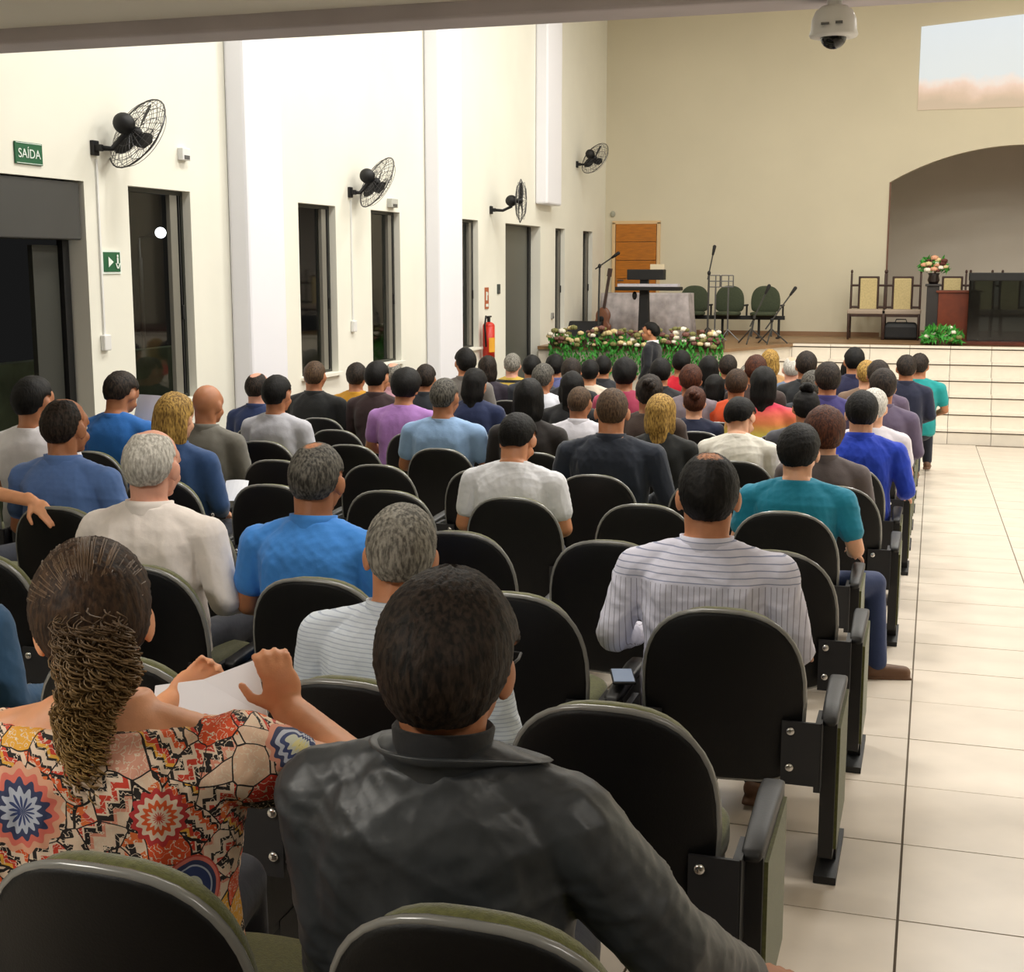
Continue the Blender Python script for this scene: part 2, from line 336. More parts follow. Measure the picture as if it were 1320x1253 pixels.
# ------------------------------------------------------------------ wall fittings
def cage(mb, R0, depth):
    for r, y in ((R0, 0), (R0*.86, -.035), (R0*.7, -.05), (R0*.5, -.06), (R0*.3, -.065), (R0*.86, .05), (R0*.6, .07), (R0*.3, .08)):
        mb.tube([(r*math.cos(2*PI*i/28), y, r*math.sin(2*PI*i/28)) for i in range(28)], .0065 if r == R0 else .0025, 5, closed=True)
    for i in range(28):
        a = 2*PI*i/28; c, s_ = math.cos(a), math.sin(a)
        mb.tube([(R0*.12*c, -.07, R0*.12*s_), (R0*.6*c, -.055, R0*.6*s_), (R0*c, 0, R0*s_)], .0022, 4)
        mb.tube([(R0*.12*c, .085, R0*.12*s_), (R0*.6*c, .07, R0*.6*s_), (R0*c, 0, R0*s_)], .0022, 4)
def fan(mount, centre, n, label, drop):
    e = empty('wall_fan', tuple(mount)); tag(e, label, 'fan', 'oscillating fans along the left wall')
    c = np.array(centre)-np.array(mount); n = np.array(n, float); n /= np.linalg.norm(n)
    build('wall_bracket', MB().box((.015, 0, 0), (.03, .08, .11)).box((.05, 0, 0), (.06, .045, .05)), BLACK, e, bevel=.006)
    mot = c-n*.13
    build('arm', MB().tube([(.05, 0, 0), mot*np.array([.6, .6, 0])+np.array([0, 0, mot[2]*.1-.02]), mot-np.array([0, 0, .08]), mot], [.022, .02, .022, .03], 10), BLACK, e, True)
    u = np.cross([0, 0, 1], n); u /= np.linalg.norm(u); v = np.cross(n, u) ; Rm = np.stack([-u, n, v], 1)
    if np.linalg.det(Rm) < 0: Rm[:, 0] *= -1
    build('motor_housing', MB().ell(mot, (.08, .085, .08), Rm), BLACK, e, True)
    M4 = Matrix(Rm.tolist()).to_4x4(); M4.translation = Vector(c)
    cg = MB(); cage(cg, .30, .1); o = build('cage', cg, mat('cage_wire', '4c4c4e', .4, metal=.4), e); o['kind'] = 'stuff'; o.matrix_local = M4
    hb = build('hub', MB().ell((0, -.01, 0), (.045, .05, .045)), BLACK, e, True); hb.matrix_local = M4
    for q in range(3):
        b = MB(); R = []
        for i in range(7):
            t = i/6; r = .04+.21*t; wd = .05+.06*math.sin(PI*min(1, t*.9+.12)); a0 = math.radians(28-12*t)
            row = [];
            for j in range(5):
                ww = (j/4-.5)*2*wd*.5*1.4; row.append((r, ww*math.sin(a0), ww*math.cos(a0)))
            R.append(row)
        V = np.array(R).reshape(-1, 3); Vb = V+np.array([0, .004, 0]); f = []
        for i in range(6):
            for j in range(4): a = i*5+j; f.append((a, a+1, a+6, a+5)); f.append((a+35, a+40, a+41, a+36))
        th = 2*PI*q/3+.5; RR = rotm(0, th, 0); b.add(np.concatenate([V, Vb])@RR.T, f); o = build('blade', b, BLACK, e, True); o.matrix_local = M4
    # cable duct down to the switch
    if drop:
        cd = empty('cable_duct', (XL+.008, mount[1]+.02, mount[2]-.08)); L = mount[2]-.08-drop
        tag(cd, 'thin white cable duct dropping from the %s' % label.split(',')[-1].strip(), 'cable duct')
        build('duct', MB().box((0, 0, -L/2), (.014, .02, L)), WHITEP, cd); build('switch_box', MB().box((.012, 0, -L-.05), (.04, .09, .12)), WHITEP, cd, bevel=.008)
fan((XL, 8.97, 2.62), atY(177, 172, 9.2), (.35, .8, -.5), 'largest black wall fan, beside the rolled shutter doorway, fan nearest the camera', 1.22)
fan((XL, 13.63, 2.53), atY(486, 235, 13.8), (.55, .62, -.45), 'black wall fan between the second and third tall windows, second fan from the camera', 1.15)
fan((XL, 18.49, 2.53), atY(671, 259, 18.6), (.97, .2, -.02), 'black wall fan seen edge-on above the grey door, third fan from the camera', 0)
fan((XL, 23.29, 3.49), atY(767, 204, 23.4), (.5, .7, -.5), 'highest black wall fan near the far corner, fan farthest from the camera', 0)
def text(name, body, size, loc, rot, m, parent=None):
    cu = bpy.data.curves.new(name, 'FONT'); cu.body = body; cu.size = size; cu.align_x = 'CENTER'; cu.align_y = 'CENTER'; cu.extrude = .001
    o = bpy.data.objects.new(name, cu); COL.objects.link(o); me = bpy.data.meshes.new_from_object(o); bpy.data.objects.remove(o)
    me.materials.clear(); me.materials.append(m); q = link(name, me, parent); q.location = loc; q.rotation_euler = rot; return q
GRN = mat('sign_green', '0c5a34', .5); SWH = mat('sign_white', 'e8f2ea', .5); RW = (PI/2, 0, PI/2)
e = empty('exit_sign', (XL+.008, 8.19, 2.52)); tag(e, 'green rectangular sign reading SAIDA above the shuttered doorway', 'sign')
build('sign_plate', MB().box((0, 0, 0), (.012, .3, .15)), GRN, e, bevel=.003)
bo = MB(); bo.box((.007, 0, .068), (.003, .28, .004)).box((.007, 0, -.068), (.003, .28, .004)); build('sign_border', bo, SWH, e); text('sign_lettering', 'SAÍDA', .088, (.009, 0, -.005), RW, SWH, e)
e = empty('exit_sign', (XL+.008, 9.13, 1.78)); tag(e, 'small green arrow and running figure sign between doorway and first window', 'sign')
build('sign_plate', MB().box((0, 0, 0), (.012, .22, .15)), GRN, e, bevel=.003); build('sign_border', MB().box((-.003, 0, 0), (.008, .25, .18)), SWH, e)
ar = MB(); ar.add([[.008, .01, .0], [.008, -.055, .04], [.008, -.055, -.04], [.012, .01, .0], [.012, -.055, .04], [.012, -.055, -.04]], [(0, 1, 2), (3, 5, 4), (0, 3, 4, 1), (0, 2, 5, 3), (1, 4, 5, 2)]); build('arrow', ar, SWH, e)
fg = MB(); fg.ell((.01, .07, .045), (.003, .012, .012), nu=8, nv=6).box((.01, .068, .01), (.003, .02, .045)).box((.01, .055, -.03), (.003, .012, .045), rotm(.5, 0, 0)).box((.01, .085, -.03), (.003, .012, .045), rotm(-.5, 0, 0)); build('figure', fg, SWH, e)
# sensors, sockets
def small_box(loc, d, label, cat, m=WHITEP, name='sensor_box', grill=True):
    e = empty(name, loc); tag(e, label, cat); build('housing', MB().box((d[0]/2, 0, 0), d), m, e, bevel=.006); build('lens', MB().box((d[0]+.003, 0, -d[2]*.25), (.006, d[1]*.6, d[2]*.3)), GREY, e); return e
small_box(tuple(atX(234, 199, XL)), (.05, .13, .1), 'small white alarm box high on wall above the first tall window', 'alarm box')
small_box(tuple(atX(503, 262, XL)), (.06, .2, .1), 'small grey emergency light above the third tall window', 'emergency light', mat('pale_grey', 'b8b8b0', .5))
small_box((XL, 18.85, 1.42), (.015, .13, .14), 'small dark square notice left of the grey door', 'notice', mat('notice_dark', '3b4440', .5), 'notice')
p = atX(711, 407, XL); small_box((XL, p[1], p[2]), (.03, .1, .1), 'small grey switch beside the fifth tall window', 'switch', mat('pale_grey2', '9a9a94', .5), 'wall_switch')
e = empty('door_chime', (-5.97+.05, YB, 2.72)); tag(e, 'small round grey sensor on back wall left of the wooden door', 'sensor'); build('housing', MB().ell((0, -.02, 0), (.05, .03, .06)), mat('pale_grey3', 'a0a090', .5), e, True)
# extinguisher + sign
e = empty('extinguisher_sign', (XL+.006, 18.3, 1.3)); tag(e, 'narrow red extinguisher sign on wall above the red extinguisher', 'sign')
RED = mat('signal_red', 'c3260f', .4); build('sign_plate', MB().box((0, 0, 0), (.01, .16, .3)), mat('sign_red', 'b0603a', .5), e); build('pictogram', MB().box((.007, -.02, .03), (.004, .05, .12)).box((.007, .03, .06), (.004, .02, .04)).box((.007, 0, -.1), (.004, .1, .04)), SWH, e)
pe = atX(630, 437, XL+.12); e = empty('fire_extinguisher', (XL+.12, pe[1], pe[2]-.3)); tag(e, 'red fire extinguisher with black hose hung left of the grey door', 'extinguisher')
build('cylinder', MB().cyl((0, 0, 0), .085, .48, 20).ell((0, 0, .48), (.085, .085, .06)), RED, e, True); build('valve', MB().cyl((0, 0, .53), .025, .07, 10).box((0, .03, .61), (.03, .12, .02)), BLACK, e)
build('hose', MB().tube([(0, -.02, .58), (0, -.12, .62), (0, -.17, .5), (0, -.12, .2)], .014, 8), BLACK, e, True); build('label_patch', MB().rings([np.array([[.088*math.cos(a), .088*math.sin(a), z] for z in (.1,)] * 1)[0:1] if False else np.array([[.087*math.cos(a), .087*math.sin(a), z] for a in np.linspace(-1.2, .6, 8)]) for z in (.12, .32)], closed=False, cap=False), mat('label_yellow', 'e8a830', .5), e)

# dome camera under the beam
pc = atY(1075, 30, 6.42); e = empty('dome_camera', (pc[0], pc[1], 2.93)); tag(e, 'white dome security camera hanging from the beam at top of the hall', 'security camera')
zc = pc[2]-2.93
prof_ = [(.03, .078), (.055, .072), (.082, .052), (.098, .015), (.102, -.03), (.108, -.05), (.103, -.06), (.06, -.062)]
build('housing', MB().rings([np.array([[r*math.cos(2*PI*j/28), r*math.sin(2*PI*j/28), zc+z] for j in range(28)]) for r, z in prof_]), WHITEP, e, True)
build('mount_stem', MB().cyl((0, 0, zc+.06), .032, -zc-.02, 14), WHITEP, e); build('dome_lens', MB().ell((0, 0, zc-.06), (.058, .058, .052)), mat('dome_black', '060606', .12), e, True)
build('vent_slot', MB().box((-.03, -.1, zc-.015), (.035, .02, .008)).box((.03, -.097, zc-.012), (.03, .02, .01)), GREY, e)

# ------------------------------------------------------------------ auditorium seats
def outline(hw=.246, z0=.345, z1=.90, n=40, top=2.6, bot=5, taper=.96):
    pts = []; zc = .61; 
    for i in range(n):
        a = 2*PI*i/n; c, s_ = math.cos(a), math.sin(a)
        if s_ >= 0: e = 2/top; x = hw*abs(c)**e*np.sign(c); z = zc+(z1-zc)*abs(s_)**e
        else: e = 2/bot; z = zc-(zc-z0)*abs(s_)**e; k = 1-(1-taper)*(zc-z)/(zc-z0); x = hw*k*abs(c)**e*np.sign(c)
        pts.append((x, z))
    return pts
def tilt(mb, ang, pz=.4, py=0):
    R = rotm(ang, 0, 0); mb.v = [((v-np.array([0, py, pz]))@R.T)+np.array([0, py, pz]) for v in mb.v]; return mb
TA = .14
_seatmesh = {}
def seat_meshes():
    g = {}
    g['backrest_shell'] = (tilt(pad(outline(), -.018, .03, .012, .5), TA).mesh('backrest_shell', [SHELL], True), SHELL)
    o = np.array(outline()); rimp = [(x, -.004+.5*x*x, z) for x, z in o]
    rb = MB().tube(rimp, .010, 6, closed=True); g['rim'] = (tilt(rb, TA).mesh('rim', [RIM], True), RIM)
    g['back_cushion'] = (tilt(pad(outline(.228, .40, .896), .012, .045, .012, .5), TA).mesh('back_cushion', [OLIVE], True), OLIVE)
    so = outline(.225, .36, .86, taper=.95); q = pad(so, 0, .07, .015, 0); v = np.concatenate(q.v)
    v2 = np.stack([v[:, 0], .09+(v[:, 2]-.36)*.92, .38+v[:, 1]+.03], 1); q.v = [v2]; q.f = [f[::-1] for f in q.f]; g['seat_cushion'] = (q.mesh('seat_cushion', [OLIVE], True), OLIVE)
    q = pad(outline(.215, .37, .84, taper=.95), 0, .03, .01, 0); v = np.concatenate(q.v); q.v = [np.stack([v[:, 0], .09+(v[:, 2]-.36)*.92, .365+v[:, 1]], 1)]; q.f = [f[::-1] for f in q.f]; g['seat_shell'] = (q.mesh('seat_shell', [SHELL], True), SHELL)
    b = MB().box((.243, -.036, .46), (.115, .010, .2)).box((.295, .03, .45), (.02, .13, .22)); g['bracket'] = (b.mesh('bracket', [BRACK]), BRACK)
    b = MB()
    b.rings([np.array([[.212, -.041, .53]])+r*np.array([[math.cos(t), 0, math.sin(t)] for t in np.linspace(0, 2*PI, 12, endpoint=False)])*1+np.array([0, -h, 0]) for r, h in ((.014, 0), (.014, .006), (.008, .01))]); g['bolt'] = (b.mesh('bolt', [CHROME], True), CHROME)
    b = MB().box((0, .22, .33), (.05, .30, .42)).box((0, .22, .06), (.055, .16, .16)).box((0, .23, .012), (.07, .36, .024)); g['stand'] = (b.mesh('stand', [PLAST]), PLAST)
    a = MB(); R = []
    for t, (y, z, hw_, hh) in enumerate([(-.0, .55, .018, .008), (.015, .556, .024, .014), (.14, .562, .027, .016), (.36, .566, .031, .016), (.44, .562, .029, .014), (.46, .556, .02, .008)]):
        R.append(np.array([[hw_*np.sign(c)*abs(c)**.5, y, z+hh*np.sign(s_)*abs(s_)**.5] for c, s_ in [(math.cos(2*PI*j/16), math.sin(2*PI*j/16)) for j in range(16)]]))
    a.rings(R); a.box((0, .1, .52), (.03, .05, .08)).box((0, .33, .52), (.03, .05, .08)); g['armrest'] = (a.mesh('armrest', [PLAST], True), PLAST)
    g['end_panel'] = (MB().box((0, .27, .32), (.045, .46, .44)).box((0, .27, .06), (.05, .12, .1)).box((0, .27, .012), (.07, .4, .024)).mesh('end_panel', [PLAST]), PLAST)
    g['panel_inset'] = (MB().box((.026, .27, .32), (.012, .41, .395)).mesh('panel_inset', [OLIVE]), OLIVE)
    return g
G = seat_meshes(); PITCHX = .645
def add_part(nm, par, dx=0, mirror=False, dz=0):
    me, m = G[nm]; o = link(nm, me, par); o.location = (dx, 0, dz)
    if mirror: o.scale = (-1, 1, 1)
    return o
def seat_proto(end):
    e = empty('auditorium_seat', (0, 0, 0))
    for nm in ('backrest_shell', 'rim', 'back_cushion', 'seat_cushion', 'seat_shell'): add_part(nm, e)
    for mir in (False, True):
        b = add_part('bracket', e, mirror=mir)
        for dz in (0, -.115): o = link('bolt', G['bolt'][0], b); o.location = (0, 0, dz)
    hp = PITCHX/2
    add_part('armrest', e, hp)
    if end: p = add_part('end_panel', e, hp); link('panel_inset', G['panel_inset'][0], p)
    else: add_part('stand', e, hp)
    return e
PR = [seat_proto(False), seat_proto(True)]; used = [False, False]
rowY = lambda k: 1.78+1.13*k
ENDX = {0: -.60, 1: -.66, 2: -.57, 3: -.55, 4: -.62, 5: -.47, 6: -.49}; PX = {0: .63, 1: .645, 2: .68, 3: .64, 4: .66}
rowX = lambda k: ENDX.get(k, -.45)
OCC = {}
rows_words = ['first', 'second', 'third', 'fourth', 'fifth', 'sixth', 'seventh', 'eighth', 'ninth', 'tenth', 'eleventh', 'twelfth', 'thirteenth', 'fourteenth']
NR = 14
seats = {}
for k in range(NR):
    for j in range(9 if k else 3):
        x = rowX(k)-j*PX.get(k, .667); x = x if k else [-.60, -1.215, -1.86][j]
        if x < -5.75: continue
        t = 1 if (j == 0) else 0
        o = copy_tree(PR[t]) if used[t] else PR[t]; used[t] = True
        y = rowY(k); o.location = (x, y, flz(y)); o.rotation_euler = (0, 0, 0)
        seats[(k, j)] = o
        if j == 0: lab = 'black auditorium seat with olive end panel by the aisle, %s row from the camera' % rows_words[k]
        else: lab = 'black-backed auditorium seat, %s from the aisle in the %s row from the camera' % (rows_words[j], rows_words[k])
        tag(o, lab, 'chair', 'rows of black auditorium seats')

# ------------------------------------------------------------------ people
def sstep(a, b, x): t = np.clip((x-a)/(b-a), 0, 1); return t*t*(3-2*t)
def deform(P, pose):
    lean, bow, yaw, tlt = pose[:4]; hs = pose[4] if len(pose) > 4 else 1.16; P = np.array(P, float).reshape(-1, 3).copy()
    w = sstep(1.04, 1.13, P[:, 2]); c = np.array([0, -.01])
    g = 1+(hs-1)*w; P[:, 0] *= g; P[:, 1] = -.02+(P[:, 1]+.02)*g; P[:, 2] = 1.09+(P[:, 2]-1.09)*np.where(P[:, 2] > 1.09, g, 1)-.024*w
    a = yaw*w; x, y = P[:, 0]-c[0], P[:, 1]-c[1]
    P[:, 0] = c[0]+x*np.cos(a)-y*np.sin(a); P[:, 1] = c[1]+x*np.sin(a)+y*np.cos(a)
    a = tlt*w; x, z = P[:, 0].copy(), P[:, 2]-1.09; P[:, 0] = x*np.cos(a)+z*np.sin(a); P[:, 2] = 1.09-x*np.sin(a)+z*np.cos(a)
    zz = np.linspace(.5, 1.7, 121); an = lean*np.clip((zz-.5)/.45, 0, 1)+bow*sstep(1.02, 1.16, zz); dz = zz[1]-zz[0]
    cy = np.concatenate([[0], np.cumsum(np.sin(an[:-1])*dz)]); cz = .5+np.concatenate([[0], np.cumsum(np.cos(an[:-1])*dz)])
    Z = P[:, 2]; m = Z > .5; y = P[:, 1]+.02
    ang = np.interp(Z, zz, an); ny = np.interp(Z, zz, cy)+y*np.cos(ang)-.02; nz = np.interp(Z, zz, cz)-y*np.sin(ang)
    P[m, 1] = ny[m]; P[m, 2] = nz[m]; return P
def dmb(mb, pose): mb.v = [deform(v, pose) for v in mb.v]; return mb
def remesh(mb, voxel, it=4, name='body'):
    me = mb.mesh('tmp'); o = bpy.data.objects.new('tmp', me); COL.objects.link(o)
    r = o.modifiers.new('r', 'REMESH'); r.mode = 'VOXEL'; r.voxel_size = voxel
    s_ = o.modifiers.new('s', 'SMOOTH'); s_.factor = .5; s_.iterations = it
    dg = bpy.context.evaluated_depsgraph_get(); ev = o.evaluated_get(dg); nm = bpy.data.meshes.new_from_object(ev)
    bpy.data.objects.remove(o); bpy.data.meshes.remove(me); nm.name = name
    nm.polygons.foreach_set('use_smooth', [True]*len(nm.polygons)); return nm
def getv(me): a = np.empty(len(me.vertices)*3); me.vertices.foreach_get('co', a); return a.reshape(-1, 3)
def wrinkle(me, amp, sc_=1, seed=0, zlo=-1):
    v = getv(me); n = np.empty(len(me.vertices)*3); me.vertices.foreach_get('normal', n); n = n.reshape(-1, 3); r = np.random.RandomState(seed)
    f = np.zeros(len(v)); wv = v.copy()
    for i in range(3): k = r.normal(size=3)*9*sc_; wv += .02/sc_*np.sin(wv@k+r.uniform(0, 6))[:, None]*r.normal(size=3)
    for i in range(7):
        k = r.normal(size=3)*np.array([1, 1, .6])*(14+9*i)*sc_; s_ = np.sin(wv@k+r.uniform(0, 6)); f += (1-np.abs(s_))**2/(1+.5*i)
    f -= f.mean(); v = v+n*(f*amp)[:, None]; me.vertices.foreach_set('co', v.ravel()); me.update()
def hand(mb, w, d, n, side=1, L=.18, curl=.5, spread=.15, mi=0):
    """hand from wrist w, pointing d, palm normal n (palm side); side=+1: thumb on d x n side"""
    w = np.array(w, float); d = np.array(d, float); d /= np.linalg.norm(d); n = np.array(n, float); n -= d*(n@d); n /= np.linalg.norm(n); s_ = np.cross(d, n)*side
    k = L/.18; Rm = np.stack([s_, n, d], 1)
    if np.linalg.det(Rm) < 0: Rm = Rm*np.array([1, -1, 1])
    mb.limb(w-d*.03, w+d*.02*k, .026, .025*k); mb.ell(w+d*.05*k, (.041*k, .017*k, .05*k), Rm)
    for i, (o, l) in enumerate([(.031, .072), (.011, .080), (-.010, .075), (-.029, .060)]):
        b = w+d*.085*k+s_*o*k; dd = d+s_*(o*spread*12); dd /= np.linalg.norm(dd); r = (.0095-.0006*i)*k; a = 0
        for q in (.45, .32, .23):
            a += curl*(1. if q != .45 else .6); e = dd*math.cos(a)+n*math.sin(a); p = b+e*l*q*k*1.0; mb.limb(b, p, r, r*.92, 10, 3); b = p; r *= .92
    b = w+d*.02*k+s_*.03*k; t = d*.55+s_*.75+n*.3; t /= np.linalg.norm(t); p = b+t*.045*k; mb.limb(b, p, .014*k, .011*k, 10, 3)
    t2 = d*.85+s_*.3+n*.45; t2 /= np.linalg.norm(t2); mb.limb(p, p+t2*.035*k, .011*k, .009*k, 10, 3)
def torso_prims(mb, inf=0, bw=1., traps=True, top=1.08, belly=0.):
    R = []; n = 28
    for z, rx, ry, yc in [(.43, .15, .11, .02), (.46, .172, .125, .01), (.55, .178, .13+belly*.5, belly*.4), (.70, .168, .122+belly, belly*.5), (.84, .182, .125+belly*.3, -.005), (.93, .188, .118, -.014), (.98, .165, .1, -.02), (1.02, .118, .08, -.022), (1.055, .078, .068, -.022), (1.08, .062, .06, -.02)]:
        if z > top: break
        pts = []
        for j in range(n):
            a = 2*PI*j/n; c, s_ = math.cos(a), math.sin(a); e = .85
            pts.append([(rx*bw+inf)*np.sign(c)*abs(c)**e, yc+(ry+inf)*np.sign(s_)*abs(s_)**e, z])
        R.append(np.array(pts))
    mb.rings(R)
    for s_ in (-1, 1):
        if traps: mb.limb((s_*.05, -.025, 1.035), (s_*.185*bw, -.015, .962), .040+inf, .054+inf)
        mb.limb((s_*.08*bw, -.02, .94), (s_*.185*bw, -.012, .958), .08+inf*.5, .060+inf)
        mb.limb((s_*.09*bw, -.055, .90), (s_*.10*bw, -.05, .80), .075+inf, .07+inf)
def head_prims(mb):
    mb.ell((0, -.008, 1.222), (.075, .098, .092), nu=28, nv=20); mb.ell((0, .028, 1.165), (.059, .068, .072), nu=24, nv=16); mb.ell((0, .066, 1.112), (.034, .028, .022))
    mb.ell((0, .05, 1.235), (.062, .04, .04)); mb.limb((0, .088, 1.2), (0, .107, 1.168), .008, .013, 10, 3); mb.ell((.012, .1, 1.163), (.009, .01, .008)); mb.ell((-.012, .1, 1.163), (.009, .01, .008))
    mb.limb((-.045, .07, 1.222), (.045, .07, 1.222), .012, .012); mb.ell((0, .091, 1.138), (.023, .009, .0065)); mb.ell((0, .089, 1.126), (.020, .009, .0065))
    for s_ in (-1, 1):
        mb.ell((s_*.079, -.004, 1.188), (.009, .019, .031), rotm(-.15, 0, s_*-.45)); mb.ell((s_*.04, .06, 1.165), (.02, .025, .022)); mb.limb((s_*.035, -.03, 1.16), (s_*.035, -.025, 1.06), .03, .034)
    mb.limb((0, -.03, 1.03), (0, -.012, 1.165), .057, .055)
ARM = {'lap': ((.205, -.01, .953), (.262, .02, .72), (.14, .27, .63), (-.3, .9, -.1)),
       'fold': ((.205, -.01, .953), (.265, .03, .72), (.08, .22, .72), (-.9, .35, .1)),
       'read': ((.205, -.01, .953), (.25, .08, .74), (.10, .33, .80), (-.35, .6, .6)),
       'side': ((.205, -.01, .953), (.27, -.02, .72), (.27, .25, .66), (0, 1, -.1)),
       'stand': ((.205, -.01, .953), (.26, -.03, .72), (.22, .1, .5), (0, .3, -1))}
def arm_pts(arm, side, bw):
    if isinstance(arm, str):
        a = ARM[arm]; return [np.array([p[0]*side*(bw if i < 2 else 1), p[1], p[2]]) for i, p in enumerate(a)], False
    return [np.array(p, float) for p in arm], True
_cache = {}
def fixarms(a): return tuple(x if isinstance(x, str) else tuple((0, 0, 0) if q is None else q for q in x) for x in a)
def body_set(pose, sleeve, bw, arms, voxel, near, wr, stand, belly, neck, shirt_inf, seed, legs=None):
    key = (pose, sleeve, bw, str(arms), voxel, wr, stand, belly, neck, shirt_inf, seed if near else 0, str(legs))
    if key in _cache: return _cache[key]
    b = MB(); torso_prims(b, 0, bw, belly=belly); head_prims(b); dmb(b, pose)
    sh = MB(); torso_prims(sh, shirt_inf, bw, traps=(neck != 'boat'), top=(1.022 if neck == 'boat' else 1.06), belly=belly); dmb(sh, pose)
    for si, side in enumerate((-1, 1)):
        arm = arms[si] if isinstance(arms, (tuple, list)) else arms
        p, custom = arm_pts(arm, side, bw); ab = MB(); sb = MB(); hd = p[3]
        if custom: p[0] = deform([[side*.195*bw, -.012, .953]], pose)[0]
        else: q = deform(p[:3], pose); p = list(q)+[hd]
        sh_, el, wr_ = p[:3]
        ak = 1.3 if bw > 1.3 else 1.; b.limb(sh_, el, .053*ak, .043*ak); b.limb(el, wr_, .043*ak, .028*ak)
        pn = np.array([-side*.5, 0, -1.]) if arm != 'stand' else np.array([-side, 0, 0.])
        if custom and len(arm) > 4: pn = np.array(arm[4], float)
        ck = arm[5] if (custom and len(arm) > 5) else (.45 if near else .5)
        hand(b, wr_, hd, pn, side=(arm[6] if custom and len(arm) > 6 else -side), curl=ck, L=.18)
        r0 = .058+shirt_inf+(.012 if bw > 1.3 else 0)
        if sleeve == 'short': m = sh_+(el-sh_)*.62; sh.limb(sh_, m, r0+.004, .052+shirt_inf); 
        elif sleeve == 'long': sh.limb(sh_, el, r0+.002, .046+shirt_inf); sh.limb(el, wr_+(el-wr_)*.1, .046+shirt_inf, .031+shirt_inf*.8)
        elif sleeve == 'cap': m = sh_+(el-sh_)*.35; sh.limb(sh_, m, r0+.004, .056+shirt_inf)
    t = MB(); SH = []
    for s_ in (-1, 1):
        sf = MB(); SH.append(sf)
        if 1:
            hp, kn, an = (s_*.09, .02, .50), (s_*.12, .43, .50), (s_*.13, .46, .11)
        if not stand and legs and s_ > 0: hp, kn, an = legs
        elif stand: hp, kn, an = (s_*.09, 0, .45), (s_*.10, .02, .05), (s_*.10, -.02, -.36)
        b.limb(hp, kn, .075, .055); b.limb(kn, an, .05, .036); b.limb(an, np.array(an)+np.array([0, .1, -.05]), .035, .03)
        t.limb(hp, kn, .09, .068); t.limb(kn, np.array(an)+np.array([0, 0, -.01]), .064, .055)
        a = np.array(an); fd = np.array([.93, .25, 0]) if (legs and s_ > 0 and not stand) else np.array([s_*.05, 1, 0]); fs = np.array([-fd[1], fd[0], 0])
        sf.limb(a-fd*.03+np.array([0, 0, -.055]), a+fd*.15+np.array([0, 0, -.07]), .042, .036); sf.box(a+fd*.055+np.array([0, 0, -.1]), (.085, .26, .018), np.stack([-fs, fd, np.array([0, 0, 1.])], 1))
    t.limb((-.06, 0, .49), (.06, 0, .49), .12, .12)
    out = dict(body=remesh(b, voxel, 3, 'body'), shirt=remesh(sh, voxel*1.15, 5 if near else 3, 'shirt'), trousers=remesh(t, max(voxel*1.6, .012), 3, 'trousers'), shoe0=remesh(SH[0], .01, 2, 'shoe'), shoe1=remesh(SH[1], .01, 2, 'shoe'))
    if wr: wrinkle(out['shirt'], wr, 1, seed)
    ey = MB()
    for s_ in (-1, 1): ey.ell((s_*.029, .077, 1.199), (.012, .0105, .009), nu=12, nv=8, mi=0); ey.ell((s_*.029, .0842, 1.199), (.005, .0042, .005), nu=10, nv=6, mi=1)
    dmb(ey, pose); out['eyes'] = ey.mesh('eyes', [mat('eye_white', 'd8d4cc', .3), mat('eye_iris', '1c120c', .2)], True)
    c = MB(); z0 = 1.035
    if neck == 'shirt': prof2 = [(.088, 1.030), (.084, 1.058), (.078, 1.088), (.072, 1.090), (.070, 1.06)]
    elif neck == 'tee': prof2 = [(.086, 1.035), (.082, 1.052), (.076, 1.060), (.071, 1.050)]
    elif neck == 'jacket': prof2 = [(.12, .985), (.108, 1.035), (.098, 1.07), (.106, 1.095), (.099, 1.099), (.088, 1.07), (.088, 1.04)]
    else: prof2 = None
    if prof2:
        R = []
        for r, z in prof2:
            ring = []
            for j in range(36):
                a = 2*PI*j/36; fr_ = max(0, math.sin(a)); fl_ = 0
                if neck == 'jacket': fl_ = .085*max(0, math.cos(a-.2))**3*max(0, (z-1.045))/.055
                zz_ = z-.03*fr_**2-.35*fl_
                ring.append([(r*1.02+fl_)*math.cos(a), -.024+(r*1.0)*math.sin(a)+.01*fr_, zz_])
            R.append(np.array(ring))
        R.append(R[0]); c.rings(R, cap=False); dmb(c, pose); out['collar'] = c.mesh('collar', [], True)
    _cache[key] = out; return out
